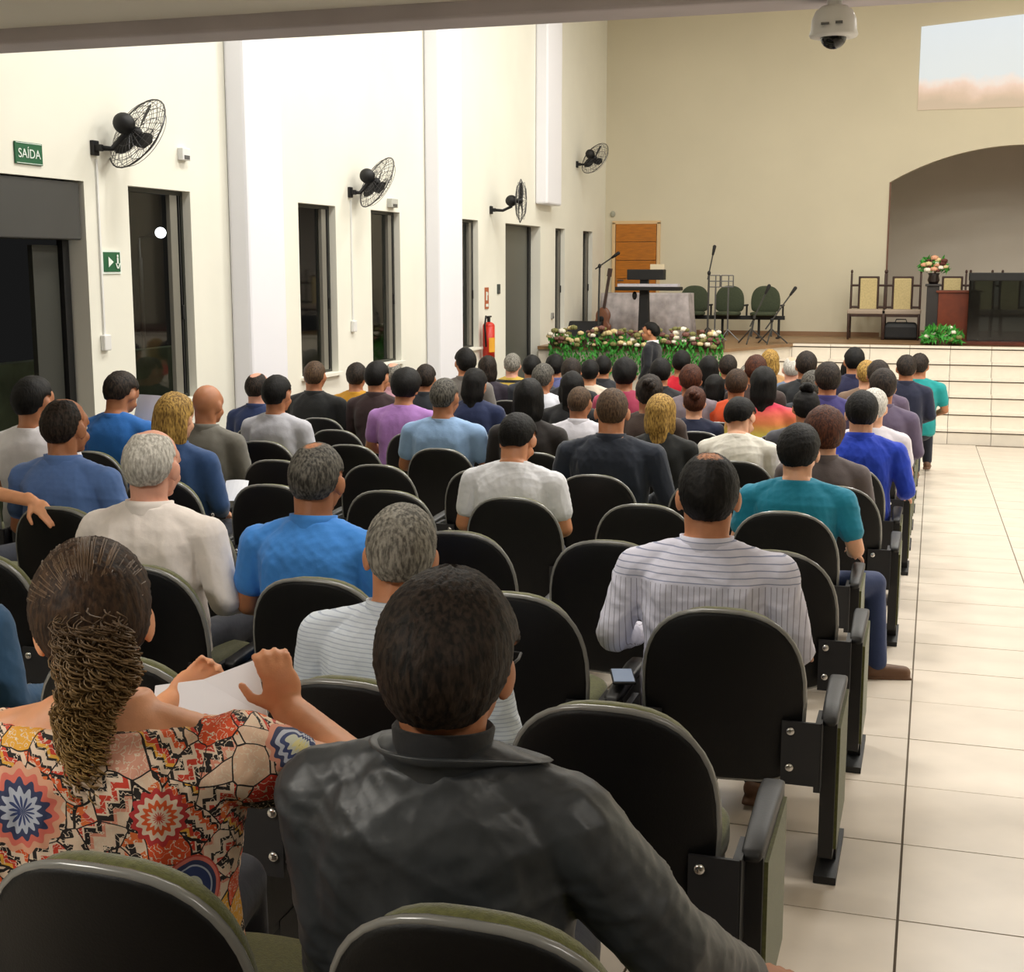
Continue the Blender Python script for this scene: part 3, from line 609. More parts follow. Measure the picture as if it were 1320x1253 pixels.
def hair_mesh(kind, pose, near, seed, thick=.012, bald=0, balda=.35, baldv=0.):
    nu, nv = (120, 80) if near else (48, 32); r = np.random.RandomState(seed)
    U, Vv = np.meshgrid(np.arange(nu)*2*PI/nu, np.linspace(0.0, 1, nv+1))
    th = PI*Vv; phi = np.abs((U+PI) % (2*PI)-PI)            # 0 = back
    ctr = np.array([0, -.010, 1.222]); rad = np.array([.0765, .0995, .0935])
    D = np.stack([-np.sin(U)*np.sin(th), -np.cos(U)*np.sin(th), np.cos(th)], -1)
    el = np.degrees(PI/2-th); az = np.degrees(phi)
    low = np.interp(az, [0, 50, 68, 76, 84, 97, 104, 122, 180], [-56, -54, -44, -24, 6, 8, 2, 34, 42] if kind != 'long' else [-60, -60, -60, -60, -50, -40, -30, 30, 40])
    mask = sstep(-5, 5, el-low)
    cm = np.ones(U.shape)
    if bald:
        cd = np.array([0, math.sin(balda)*-1, math.cos(balda)]); an = np.arccos(np.clip(D@cd, -1, 1)); 
        cm = baldv+(1-baldv)*sstep(bald-.14, bald+.14, an+.06*np.sin(3*U+seed)); 
        if baldv < .3: cm = np.where((az > 91) & (el > 4), np.minimum(cm, baldv), cm)
    nz = r.uniform(-1, 1, nu); nz = (nz+np.roll(nz, 1)+np.roll(nz, 2))/3
    tn = thick*(.15+.85*cm)*(1+.12*np.sin(3*U+seed)*np.sin(3*th+seed))+(.0016*nz[None, :]*np.sin(th)+.0009*r.uniform(-1, 1, U.shape))*cm
    P = ctr+D*rad*(1-.10*(1-mask))[..., None]+D*(tn*mask)[..., None]
    P[..., 1] -= (.012*mask*sstep(-10, 60, -el+30)*(az < 70))
    if kind == 'long':
        L = .30; f = sstep(.5, 1., Vv)*(az < 112); dr = sstep(.5, .55, Vv)*(az < 112)
        bx_ = -np.sin(U)*(.088+.012*np.sin(6*U+seed))*(1-.12*f); by_ = -.012-np.cos(U)*.1*np.where(np.cos(U) > 0, 1, .35)-.012
        zz_ = 1.222-(Vv-.5)*2*L; k = (dr*mask.clip(.0, 1))
        k = np.where(az < 112, sstep(.48, .6, Vv), 0); cl = 1-sstep(.94, 1, Vv)
        P[..., 0] = P[..., 0]*(1-k)+(bx_*cl)*k; P[..., 1] = P[..., 1]*(1-k)+(by_*cl+(1-cl)*-.09)*k; P[..., 2] = P[..., 2]*(1-k)+zz_*k
    mb = MB(); R = [P[i] for i in range(nv+1)]; mb.rings(R, cap=False)
    if kind == 'bob':
        pass
    if kind == 'bun':
        for i in range(7): a = i*2.4; mb.ell((.016*math.cos(a), -.128+.012*math.sin(2*a), 1.262+.016*math.sin(a)), (.03, .028, .026), nu=14, nv=9)
    if kind == 'topbun':
        for i in range(7): a = i*2.4; mb.ell((.02*math.cos(a), -.05+.02*math.sin(a), 1.335+.008*math.sin(3*a)), (.032, .03, .026), nu=14, nv=9)
    dmb(mb, pose); me = mb.mesh('hair', [], True)
    if near: wrinkle(me, .0011, 3.2, seed)
    elif kind == 'short' and thick > .006: wrinkle(me, .0018, 2.2, seed)
    elif kind in ('long', 'bob', 'bun', 'topbun'): wrinkle(me, .0035, 1.6, seed)
    at = me.attributes.new('hm', 'FLOAT', 'POINT'); vals = np.ones(len(me.vertices)); vals[:mask.size] = (mask*cm).ravel() if kind != 'long' else np.maximum(mask, sstep(.5, .6, Vv)*(az < 112)).ravel(); at.data.foreach_set('value', vals)
    return me
SK = {'light': 'dba584', 'mid': 'c48660', 'tan': 'b07450', 'dark': '5f3a26', 'pink': 'dea48c', 'warm': 'e6a47a'}
def skin(k): 
    m = mat('skin_'+k, SK[k], .5, noise=.06, nscale=25, bump=.05, bscale=300); m.node_tree.nodes['Principled BSDF'].inputs['Subsurface Weight'].default_value = .08
    m.node_tree.nodes['Principled BSDF'].inputs['Subsurface Scale'].default_value = .01; return m
def hair_mat(name, c1, c2, sk, soft=.0, rough=.5):
    key = 'hair_%s_%s' % (name, sk)
    if key in _m: return _m[key]
    m = bpy.data.materials.new(key); m.use_nodes = True; n, l, b = nodes_of(m)
    tc = n.new('ShaderNodeTexCoord'); mp = n.new('ShaderNodeMapping'); mp.inputs['Scale'].default_value = (1, 1, .28); l.new(tc.outputs['Object'], mp.inputs[0])
    ns = n.new('ShaderNodeTexNoise'); ns.inputs['Scale'].default_value = 110; ns.inputs['Detail'].default_value = 3; l.new(mp.outputs[0], ns.inputs['Vector'])
    r = n.new('ShaderNodeValToRGB'); r.color_ramp.elements[0].position = .38; r.color_ramp.elements[1].position = .64; r.color_ramp.elements[0].color = lin(c1); r.color_ramp.elements[1].color = lin(c2); l.new(ns.outputs['Fac'], r.inputs[0])
    a = n.new('ShaderNodeAttribute'); a.attribute_name = 'hm'
    ad = n.new('ShaderNodeMath'); ad.operation = 'MULTIPLY_ADD'; ad.inputs[1].default_value = .9; ad.inputs[2].default_value = -.45; l.new(ns.outputs['Fac'], ad.inputs[0])
    a2 = n.new('ShaderNodeMath'); a2.operation = 'ADD'; a2.use_clamp = True; l.new(a.outputs['Fac'], a2.inputs[0]); l.new(ad.outputs[0], a2.inputs[1])
    r2 = n.new('ShaderNodeMapRange'); r2.inputs[1].default_value = .35; r2.inputs[2].default_value = .75; l.new(a2.outputs[0], r2.inputs[0])
    mx = n.new('ShaderNodeMix'); mx.data_type = 'RGBA'; l.new(r2.outputs[0], mx.inputs['Factor']); mx.inputs['A'].default_value = lin(SK[sk]); l.new(r.outputs[0], mx.inputs['B'])
    l.new(mx.outputs['Result'], b.inputs['Base Color']); b.inputs['Roughness'].default_value = .62; b.inputs['Specular IOR Level'].default_value = .22
    bp = n.new('ShaderNodeBump'); bp.inputs['Strength'].default_value = .6; bp.inputs['Distance'].default_value = .004; l.new(ns.outputs['Fac'], bp.inputs['Height']); l.new(bp.outputs[0], b.inputs['Normal'])
    _m[key] = m; return m
HC = {'black': ('030303', '14110f'), 'dark': ('100c0a', '352a22'), 'brown': ('241811', '4a3524'), 'grey': ('55524c', '9a968c'), 'white': ('a09c94', 'd6d2ca'), 'salt': ('2e2c29', '6a665e'), 'blond': ('6e5228', 'c09a50'), 'red': ('2c120c', '58301c'), 'buzz': ('3a2c20', '5e4834'), 'darkbuzz': ('1c1612', '3a2c22')}
def cloth(name, col, kind=None, rough=.85):
    key = 'cloth_'+name
    if key in _m: return _m[key]
    m = mat(key, col, rough, noise=.05, nscale=14, bump=.25, bscale=24, sheen=.15)
    if kind:
        n, l, b = nodes_of(m); tc = n.new('ShaderNodeTexCoord'); sp = n.new('ShaderNodeSeparateXYZ'); l.new(tc.outputs['Object'], sp.inputs[0])
        def stripes(out, freq, duty, c2, src):
            mu = n.new('ShaderNodeMath'); mu.operation = 'MULTIPLY'; mu.inputs[1].default_value = freq; l.new(out, mu.inputs[0])
            fr_ = n.new('ShaderNodeMath'); fr_.operation = 'FRACT'; l.new(mu.outputs[0], fr_.inputs[0]); lt = n.new('ShaderNodeMath'); lt.operation = 'LESS_THAN'; lt.inputs[1].default_value = duty; l.new(fr_.outputs[0], lt.inputs[0])
            mx = n.new('ShaderNodeMix'); mx.data_type = 'RGBA'; l.new(lt.outputs[0], mx.inputs['Factor']); l.new(src, mx.inputs['A']); mx.inputs['B'].default_value = lin(c2); return mx.outputs['Result'], lt
        src = b.inputs['Base Color'].links[0].from_socket
        if kind == 'hstripe': o, _ = stripes(sp.outputs['Z'], 85, .22, 'b4c0d4', src)
        elif kind == 'vstripe':
            o1, _ = stripes(sp.outputs['X'], 55, .15, 'a09db0', src); o2, _ = stripes(sp.outputs['Z'], 48, .16, '8f96b4', src)
            g = n.new('ShaderNodeMath'); g.operation = 'GREATER_THAN'; g.inputs[1].default_value = .93; l.new(sp.outputs['Z'], g.inputs[0]); mx = n.new('ShaderNodeMix'); mx.data_type = 'RGBA'; l.new(g.outputs[0], mx.inputs['Factor']); l.new(o1, mx.inputs['A']); l.new(o2, mx.inputs['B']); o = mx.outputs['Result']
        elif kind == 'bands': o, _ = stripes(sp.outputs['Z'], 14, .45, '151515', src)
        elif kind == 'rainbow':
            r = n.new('ShaderNodeValToRGB'); e = r.color_ramp.elements; e[0].position = 0; e[0].color = lin('3a8a4a'); e[1].position = 1; e[1].color = lin('d03050')
            for p_, c_ in ((.3, 'e8d860'), (.6, 'e88850')): q = e.new(p_); q.color = lin(c_)
            mr = n.new('ShaderNodeMapRange'); mr.inputs[1].default_value = .72; mr.inputs[2].default_value = 1.04; l.new(sp.outputs['Z'], mr.inputs[0]); l.new(mr.outputs[0], r.inputs[0]); o = r.outputs[0]
        l.new(o, b.inputs['Base Color'])
    return m
def floral():
    m = mat('cloth_floral', 'd9b090', .8, bump=.2, bscale=20); n, l, b = nodes_of(m)
    tc = n.new('ShaderNodeTexCoord'); wn = n.new('ShaderNodeTexNoise'); wn.inputs['Scale'].default_value = 7; wn.inputs['Detail'].default_value = 2; l.new(tc.outputs['Object'], wn.inputs['Vector'])
    va = n.new('ShaderNodeVectorMath'); va.operation = 'SCALE'; va.inputs['Scale'].default_value = .05; l.new(wn.outputs['Color'], va.inputs[0])
    vb = n.new('ShaderNodeVectorMath'); vb.operation = 'ADD'; l.new(tc.outputs['Object'], vb.inputs[0]); l.new(va.outputs[0], vb.inputs[1])
    def vor(scale, feat='F1', src=None):
        v = n.new('ShaderNodeTexVoronoi'); v.feature = feat; v.inputs['Scale'].default_value = scale; l.new(src or vb.outputs[0], v.inputs['Vector']); return v
    def ramp(src, stops, const=True):
        r = n.new('ShaderNodeValToRGB'); r.color_ramp.interpolation = 'CONSTANT' if const else 'LINEAR'; e = r.color_ramp.elements
        e[0].position = stops[0][0]; e[0].color = lin(stops[0][1]); e[1].position = stops[1][0]; e[1].color = lin(stops[1][1])
        for p_, c_ in stops[2:]: q = e.new(p_); q.color = lin(c_)
        l.new(src, r.inputs[0]); return r.outputs[0]
    def mix(f, a, c):
        x = n.new('ShaderNodeMix'); x.data_type = 'RGBA'; l.new(f, x.inputs['Factor'])
        for s_, q in (('A', a), ('B', c)):
            if isinstance(q, str): x.inputs[s_].default_value = lin(q)
            else: l.new(q, x.inputs[s_])
        return x.outputs['Result']
    def mth(op, a, v=None):
        x = n.new('ShaderNodeMath'); x.operation = op; l.new(a, x.inputs[0])
        if v is not None:
            if isinstance(v, (int, float)): x.inputs[1].default_value = v
            else: l.new(v, x.inputs[1])
        return x.outputs[0]
    v1 = vor(16); sp = n.new('ShaderNodeSeparateColor'); l.new(v1.outputs['Color'], sp.inputs[0])
    base = ramp(sp.outputs[0], [(0, 'e8582c'), (.22, 'ecc6a8'), (.34, '2a2422'), (.42, 'ecc9ae'), (.58, 'd8402f'), (.70, 'f0b040'), (.82, 'e8a890'), (.93, '4a5880')])
    v2 = vor(52); sp2 = n.new('ShaderNodeSeparateColor'); l.new(v2.outputs['Color'], sp2.inputs[0])
    small = ramp(sp2.outputs[1], [(0, 'f0d4ba'), (.34, '2a2322'), (.50, 'e8743a'), (.7, 'f0d0b4'), (.88, 'd04a40')])
    wv = n.new('ShaderNodeTexWave'); wv.wave_type = 'RINGS'; wv.rings_direction = 'SPHERICAL'; wv.inputs['Scale'].default_value = 14; wv.inputs['Distortion'].default_value = 16; wv.inputs['Detail'].default_value = 2; wv.inputs['Detail Scale'].default_value = 4; l.new(tc.outputs['Object'], wv.inputs['Vector'])
    c = mix(mth('GREATER_THAN', sp.outputs[1], .62), base, small)
    xyz = n.new('ShaderNodeSeparateXYZ'); l.new(tc.outputs['Object'], xyz.inputs[0]); xx = mth('ADD', xyz.outputs['X'], mth('MULTIPLY', xyz.outputs['Y'], .7))
    u_ = mth('ADD', xx, xyz.outputs['Z']); v_ = mth('SUBTRACT', xx, xyz.outputs['Z'])
    tri = mth('PINGPONG', mth('MULTIPLY', v_, 60), 1.0); zz_ = mth('FRACT', mth('ADD', mth('MULTIPLY', u_, 10), mth('MULTIPLY', tri, .13)))
    zc_ = ramp(zz_, [(0, '241f1e'), (.14, 'f0d4ba'), (.28, 'e8602c'), (.44, '2a2220'), (.52, 'f2d8c0'), (.68, '2a2422'), (.76, 'f0b444'), (.86, 'd8442f')])
    c = mix(mth('LESS_THAN', sp.outputs[2], .42), c, zc_)
    tri2 = mth('PINGPONG', mth('MULTIPLY', u_, 44), 1.0); zz2 = mth('FRACT', mth('ADD', mth('MULTIPLY', v_, 8), mth('MULTIPLY', tri2, .2)))
    zc2 = ramp(zz2, [(0, 'f0d4ba'), (.18, '2a2422'), (.30, 'f2d8c0'), (.42, 'd8442f'), (.58, 'f2d8c0'), (.64, '241f1e'), (.8, 'e89a80'), (.9, 'f0d4ba')])
    c = mix(mth('LESS_THAN', sp.outputs[2], .2), c, zc2)
    c = mix(mth('GREATER_THAN', wv.outputs['Fac'], .93), c, 'f2dcc4')
    ve = vor(16, 'DISTANCE_TO_EDGE'); c = mix(mth('LESS_THAN', ve.outputs['Distance'], .018), c, '241d1c'); 
    cb = n.new('ShaderNodeCombineXYZ'); l.new(xx, cb.inputs[0]); l.new(xyz.outputs['Z'], cb.inputs[1]); v3 = vor(5.6, src=cb.outputs[0]); v3.voronoi_dimensions = '2D'; v3.inputs['Scale'].default_value = 5.6; v3.inputs['Randomness'].default_value = .8; d = v3.outputs['Distance']; s3 = n.new('ShaderNodeSeparateColor'); l.new(v3.outputs['Color'], s3.inputs[0])
    med = ramp(d, [(0, '3a3a20'), (.035, 'e8d878'), (.10, 'd9dccb'), (.14, '3c4a7c'), (.24, 'c8cede'), (.26, '3c4468'), (.31, 'e88070'), (.35, 'd04a3c')])
    f = mth('MULTIPLY', mth('LESS_THAN', d, .37), mth('GREATER_THAN', s3.outputs[0], .5)); c = mix(f, c, med)
    l.new(c, b.inputs['Base Color']); return m
FLORAL = floral()
LEATHER = mat('black_leather', '34373a', .46, noise=.35, nscale=7, bump=.12, bscale=22, spec=.5)

PLAN = []
def person(label, px, k, top, sk='mid', hair=('short', 'black'), pose=(0, 0, 0, 0), sleeve='short', arms='lap', bw=1., near=0, neck='shirt', group=None, stand=False, wr=None, belly=.0, inf=.012, bald=0, balda=.35, baldv=0., thick=.012, seed=1, trous='1e2230', smin=.94, smax=1.12, fix=None, rz=0, collar_m=None, auto=None, legs=None):
    if auto is not None:
        best = None
        for kk in range(max(4, auto-2), min(NR-1, auto+2)+1):
            l0 = deform([[0, -.01, 1.315]], pose)[0]; Y = rowY(kk)+.26+l0[1]; P = atY(px[0], px[1], Y); s_ = (P[2]-flz(Y))/l0[2]
            cst = abs(s_-1.0)*2.5+abs(kk-auto)*.12+sum(max(0, .52-abs(x_-P[0]))*3 for q_, x_ in PLAN if q_ == kk)+max(0, -5.5-P[0])*6
            if best is None or cst < best[0]: best = (cst, kk)
        k = best[1]
    Y0 = (rowY(k) if k is not None and k >= 0 else 0)+.26
    if fix: Y0 = fix
    lc = deform([[0, -.01, 1.315+thick]], pose)[0]; c_, s__ = math.cos(rz), math.sin(rz); s_ = 1.03
    for _ in range(4):
        ly = (lc[0]*s__+lc[1]*c_)*s_; lx = (lc[0]*c_-lc[1]*s__)*s_; P = atY(px[0], px[1], Y0+ly)
        fz = flz(Y0); s_ = (P[2]-fz)/(lc[2]+(.47 if stand else 0)); s_ = min(smax, max(smin, s_))
    loc = (P[0]-lx, Y0, P[2]-lc[2]*s_); PLAN.append((k, loc[0]))
    def LOC(x, y, Y): v = (atY(x, y, Y)-np.array(loc))/s_; return (v[0]*c_+v[1]*s__, -v[0]*s__+v[1]*c_, v[2])
    if callable(arms): arms = fixarms(arms(LOC))
    if callable(legs): legs = legs(LOC)
    vox = .0065 if near else .0125
    if wr is None: wr = .0035 if near else .003
    ms = body_set(pose, sleeve, bw, arms, vox, near, wr, stand, belly, neck, inf, seed, legs)
    SKM = skin(sk)
    b = link('person', ms['body'], None, loc, SKM); b.scale = (s_,)*3; b.rotation_euler = (0, 0, rz); tag(b, label, 'person', group)
    topm = top if not isinstance(top, str) else cloth(top, top)
    link('shirt', ms['shirt'], b, None, topm); link('trousers', ms['trousers'], b, None, cloth('t_'+trous, trous)); [link('shoe', ms[q], b, None, mat('shoe_brown', '6a4a34', .6)) for q in ('shoe0', 'shoe1')]
    link('eyes', ms['eyes'], b)
    if 'collar' in ms: link('collar', ms['collar'], b, None, collar_m or topm)
    if hair: 
        hm = hair_mesh(hair[0], pose, near, seed, thick, bald, balda, baldv); link('hair', hm, b, None, hair_mat(hair[1], HC[hair[1]][0], HC[hair[1]][1], sk))
    OCC[label] = (b, k, s_); return b

# ---- nearest people
WP = (.08, .16, .32, -.16, 1.22)
W = person('woman in multicoloured patterned blouse with curly ponytail reading a sheet', (108, 693), 0, FLORAL, 'warm', ('short', 'brown'), WP, 'cap',
    lambda L: ((None, L(60, 1060, 2.2), L(222, 908, 2.50), (.5, .4, .5), (.3, -.9, .2), .8, 1), (None, L(480, 1015, 2.22), L(372, 915, 2.40), (-.28, .1, .95), (-.3, .8, -.3), .75, 1)),
    1.36, 1, 'boat', seed=3, thick=.015, inf=.018, smax=1.14, rz=.22)
# curly ponytail
cp = MB(); cp.ell((.0, -.118, 1.165), (.042, .032, .03)); cp.ell((.0, -.118, 1.09), (.05, .036, .07)); cp.ell((.01, -.112, 1.03), (.04, .03, .05))
for i in range(620):
    t = rng.uniform(0, 1); a = rng.uniform(0, 2*PI); rr = .054-.03*abs(t-.3); c0 = np.array([rr*math.cos(a)+.012*t, -.112+rr*.8*math.sin(a)-.01, 1.215-.235*t-.0*rr]); R_ = rng.uniform(.006, .012); ln = rng.uniform(.04, .09); ph = rng.uniform(0, 6); q = []
    for j in range(18): u = j/17; th = ph+u*2*PI*2.2; q.append(c0+np.array([R_*math.cos(th)+.01*u, R_*math.sin(th)*.8, -ln*u+.3*R_*math.sin(th)]))
    cp.tube(q, .0014, 3)
dmb(cp, WP)
CURL = mat('curly_hair', '7a6040', .5, noise=.6, nscale=22)
n_, l_, b_ = nodes_of(CURL); tc_ = n_.new('ShaderNodeTexCoord'); sx_ = n_.new('ShaderNodeSeparateXYZ'); l_.new(tc_.outputs['Object'], sx_.inputs[0]); mr_ = n_.new('ShaderNodeMapRange'); mr_.inputs[1].default_value = 1.22; mr_.inputs[2].default_value = 1.0; l_.new(sx_.outputs['Z'], mr_.inputs[0])
rp_ = n_.new('ShaderNodeValToRGB'); rp_.color_ramp.elements[0].color = lin('57422e'); rp_.color_ramp.elements[1].color = lin('b08c50'); l_.new(mr_.outputs[0], rp_.inputs[0]); mm_ = n_.new('ShaderNodeMix'); mm_.data_type = 'RGBA'; mm_.inputs['Factor'].default_value = .7; l_.new(b_.inputs['Base Color'].links[0].from_socket, mm_.inputs['A']); l_.new(rp_.outputs[0], mm_.inputs['B']); l_.new(mm_.outputs['Result'], b_.inputs['Base Color'])
def medallion(m, c, rad, cols):
    n, l, b = nodes_of(m); src = b.inputs['Base Color'].links[0].from_socket; tc = n.new('ShaderNodeTexCoord'); sub = n.new('ShaderNodeVectorMath'); sub.operation = 'SUBTRACT'; sub.inputs[1].default_value = c; l.new(tc.outputs['Object'], sub.inputs[0])
    ln = n.new('ShaderNodeVectorMath'); ln.operation = 'LENGTH'; l.new(sub.outputs[0], ln.inputs[0]); sp = n.new('ShaderNodeSeparateXYZ'); l.new(sub.outputs[0], sp.inputs[0])
    at = n.new('ShaderNodeMath'); at.operation = 'ARCTAN2'; l.new(sp.outputs['X'], at.inputs[0]); l.new(sp.outputs['Z'], at.inputs[1]); mu = n.new('ShaderNodeMath'); mu.operation = 'MULTIPLY'; mu.inputs[1].default_value = 14; l.new(at.outputs[0], mu.inputs[0]); sn = n.new('ShaderNodeMath'); sn.operation = 'SINE'; l.new(mu.outputs[0], sn.inputs[0])
    ma = n.new('ShaderNodeMath'); ma.operation = 'MULTIPLY_ADD'; ma.inputs[1].default_value = .004; l.new(sn.outputs[0], ma.inputs[0]); l.new(ln.outputs['Value'], ma.inputs[2]); dv = n.new('ShaderNodeMath'); dv.operation = 'DIVIDE'; dv.inputs[1].default_value = rad; l.new(ma.outputs[0], dv.inputs[0])
    rr_ = n.new('ShaderNodeValToRGB'); rr_.color_ramp.interpolation = 'CONSTANT'; e = rr_.color_ramp.elements; e[0].color = lin(cols[0]); e[1].position = .15; e[1].color = lin(cols[1])
    for i_, c_ in enumerate(cols[2:]): q_ = e.new(.15+.85*(i_+1)/(len(cols)-1)); q_.color = lin(c_)
    l.new(dv.outputs[0], rr_.inputs[0]); lt = n.new('ShaderNodeMath'); lt.operation = 'LESS_THAN'; lt.inputs[1].default_value = 1.; l.new(dv.outputs[0], lt.inputs[0]); mx = n.new('ShaderNodeMix'); mx.data_type = 'RGBA'; l.new(lt.outputs[0], mx.inputs['Factor']); l.new(src, mx.inputs['A']); l.new(rr_.outputs[0], mx.inputs['B']); l.new(mx.outputs['Result'], b.inputs['Base Color'])
def wl(x, y, Y): v = (atY(x, y, Y)-np.array(W.location))/W.scale[0]; a = W.rotation_euler.z; return (v[0]*math.cos(a)+v[1]*math.sin(a), -v[0]*math.sin(a)+v[1]*math.cos(a), v[2])
medallion(FLORAL, wl(42, 1035, 1.93), .085, ['3a3a20', 'e8d878', 'd9dccb', '3c4a7c', 'c8cede', '3c4468', 'e87868', 'f0b090'])
medallion(FLORAL, wl(392, 955, 2.12), .07, ['b8b040', 'e8e0a0', 'd9dccb', '3c4a7c', 'c8cede', '3c4468', 'e8a088'])
medallion(FLORAL, wl(205, 1055, 1.95), .05, ['d8442f', 'f2d8c0', 'e8602c', 'f2d8c0', 'c83a3a'])
medallion(FLORAL, wl(330, 1090, 2.0), .045, ['f0b040', 'e8602c', 'f0c050', '2a2220'])
o = build('curly_ponytail', cp, CURL, W, True); o['kind'] = 'stuff'; o['label'] = 'curly brown ponytail with golden ends'
o = build('hair_tie', dmb(MB().tube([(.03*math.cos(a), -.112, 1.205+.028*math.sin(a)) for a in np.linspace(0, 2*PI, 16, endpoint=False)], .006, 6, closed=True), WP), BLACK, W, True)
st_ = MB(); ctr_ = np.array([0, -.010, 1.222]); rad_ = np.array([.0765, .0995, .0935])+.0155; d0 = np.array([0, -.97, -.12]); d0 /= np.linalg.norm(d0)
for i in range(260):
    u = rng.uniform(-PI, PI); el_ = rng.uniform(-.4, 1.5); d1 = np.array([math.sin(u)*math.cos(el_), -math.cos(u)*math.cos(el_), math.sin(el_)])
    if (abs(u) > 1.5 and el_ < .75) or (abs(u) > 1.2 and el_ < .15): continue
    q = []
    for j in range(9): t = j/8; d_ = d1*(1-t)+d0*t; d_ /= np.linalg.norm(d_); q.append(ctr_+d_*rad_*(1+.006*math.sin(3*t+i)))
    st_.tube(q, .0011, 4)
o = build('hair_strands', dmb(st_, WP), mat('strand_brown', '5c4632', .45, noise=.5, nscale=15), W, True); o['kind'] = 'stuff'
# paper sheet in her hands
pa = [atY(200, 884, 2.52), atY(262, 876, 2.50), atY(330, 850, 2.46), atY(345, 925, 2.40), atY(262, 935, 2.44), atY(196, 925, 2.48)]
pm_ = MB(); pa = np.array(pa); pm_.add(np.concatenate([pa, pa+np.array([0, .002, 0])]), [(0, 1, 4, 5), (1, 2, 3, 4), (6, 11, 10, 7), (7, 10, 9, 8), (0, 6, 7, 1), (1, 7, 8, 2), (2, 8, 9, 3), (3, 9, 10, 4), (4, 10, 11, 5), (5, 11, 6, 0)])
tag(build('paper_sheet', pm_, PAPER), 'white folded printed sheet held by the woman in the patterned blouse', 'paper')

LP = (.08, .04, .05, 0, 1.30)
Lm = person('man in black leather jacket with thick dark hair, back to the camera', (582, 730), 0, LEATHER, 'tan', ('short', 'dark'), LP, 'long',
    lambda L: ((None, L(445, 1200, 2.0), L(440, 1400, 2.2), (0, 1, 0), (0, 0, -1), .4, -1), (None, L(858, 1215, 2.08), L(965, 1268, 2.34), (.5, .9, -.1), (0, 0, -1), .35, -1)),
    1.16, 1, 'jacket', seed=5, thick=.020, inf=.034, wr=.0045, smax=1.12)
nk_ = MB(); nk_.rings([np.array([[r_*math.cos(2*PI*j/30), -.022+r_*1.02*math.sin(2*PI*j/30)+dy_, z_] for j in range(30)]) for r_, z_, dy_ in ((.095, 1.02, -.005), (.080, 1.065, -.003), (.070, 1.12, .0), (.066, 1.125, 0), (.060, 1.08, 0))], cap=False); build('inner_collar', dmb(nk_, LP), cloth('inner_black', '121214'), Lm, True)
gm = MB().tube(deform([(.083, .01, 1.205), (.08, .06, 1.205), (.072, .105, 1.205)], LP), .0028, 6)
gm.tube(deform([(.072-.0*i+.0, .107, 1.205) for i in (0,)]+[(.03, .115, 1.205), (-.03, .115, 1.205), (-.072, .107, 1.205)], LP), .002, 6)
o = build('eyeglasses', gm, BLACK, Lm, True)
person('grey-haired man in white shirt with fine horizontal stripes', (520, 648), 1, cloth('gstripe', 'd9e2ee', 'hstripe'), 'mid', ('short', 'grey'), (.06, .10, .38, 0), 'long', 'lap', 1.1, 1, 'shirt', seed=6, thick=.008)
person('balding man in white shirt with grey vertical stripes by the aisle', (915, 583), 2, cloth('vstripe', 'dcdcee', 'vstripe'), 'mid', ('short', 'black'), (.05, .0, .15, 0, 1.2), 'long', 'side', 1.12, 1, 'shirt', seed=8, thick=.007, bald=.40, balda=.2, baldv=.5, wr=.005)
person('man with salt and pepper hair in bright sky blue polo shirt', (410, 570), 2, '3f8be0', 'tan', ('short', 'salt'), (.10, .05, .08, 0), 'short', 'lap', 1.08, 1, 'shirt', seed=9, thick=.007, bald=.32, balda=.35, baldv=.4)
person('white-haired balding man in pale cream shirt', (197, 552), 2, 'efe6e0', 'pink', ('short', 'white'), (.05, .06, .05, 0), 'long', 'side', 1.12, 1, 'shirt', seed=10, thick=.008, bald=.62, balda=-.1)
person('man with receding dark hair in steel blue polo shirt, far left', (83, 513), 3, '5778b4', 'tan', ('short', 'dark'), (.05, .02, -.05, 0), 'short', 'lap', 1.08, 1, 'shirt', seed=11, thick=.006, bald=.45, balda=-.15, baldv=.1)
person('young man in plain white T-shirt with head bowed, mid hall', (672, 534), 4, 'dcdde2', 'mid', ('short', 'black'), (.16, .35, -.1, 0), 'short', 'lap', 1.08, 1, 'tee', seed=12, thick=.010)
person('man in teal T-shirt with thick black hair near the aisle', (1032, 545), 4, '0a7d9a', 'light', ('short', 'black'), (.10, .12, -.1, 0), 'short', ('lap', 'side'), 1.12, 1, 'tee', seed=13, thick=.018, trous='26355e', legs=lambda L: ((.1, .03, .5), L(1126, 752, 6.85), L(1130, 850, 6.78)))
person('broad man with shaved head in dark navy shirt', (790, 500), 5, '1c2433', 'mid', ('short', 'buzz'), (.05, .05, .15, 0), 'long', 'lap', 1.22, 1, 'shirt', seed=14, thick=.003)
person('man in royal blue shirt with black hair by the aisle', (1112, 503), 6, '1239b4', 'light', ('short', 'black'), (.08, .1, .12, 0), 'long', 'side', 1.1, 1, 'shirt', seed=15, thick=.015)
person('young man in cream white T-shirt leaning forward with bowed head', (957, 515), 6, 'dcd8cc', 'light', ('short', 'black'), (.22, .45, -.3, 0), 'short', 'lap', 1.0, 1, 'tee', seed=16, thick=.014)
# arm over the seat back at far left
a_arms = lambda L: ((None, (-.3, .0, .75), (-.3, .25, .65), (0, 1, 0)), (None, L(-70, 622, 5.12), L(42, 646, 5.1), (.9, -.1, -.55), (.1, .5, -.8), .25, -1))
person('person at the left frame edge with bare arm along a seat back', (-85, 520), 3, '3a4a6a', 'warm', ('short', 'black'), (.0, 0, 0, 0), 'short', a_arms, 1.0, 1, 'tee', seed=17)

person('person in blue denim shirt cut by the left frame edge, second row', (-95, 640), 1, '2f5478', 'tan', ('short', 'black'), (.05, 0, 0, 0), 'long', 'side', 1.1, 1, 'shirt', seed=18)
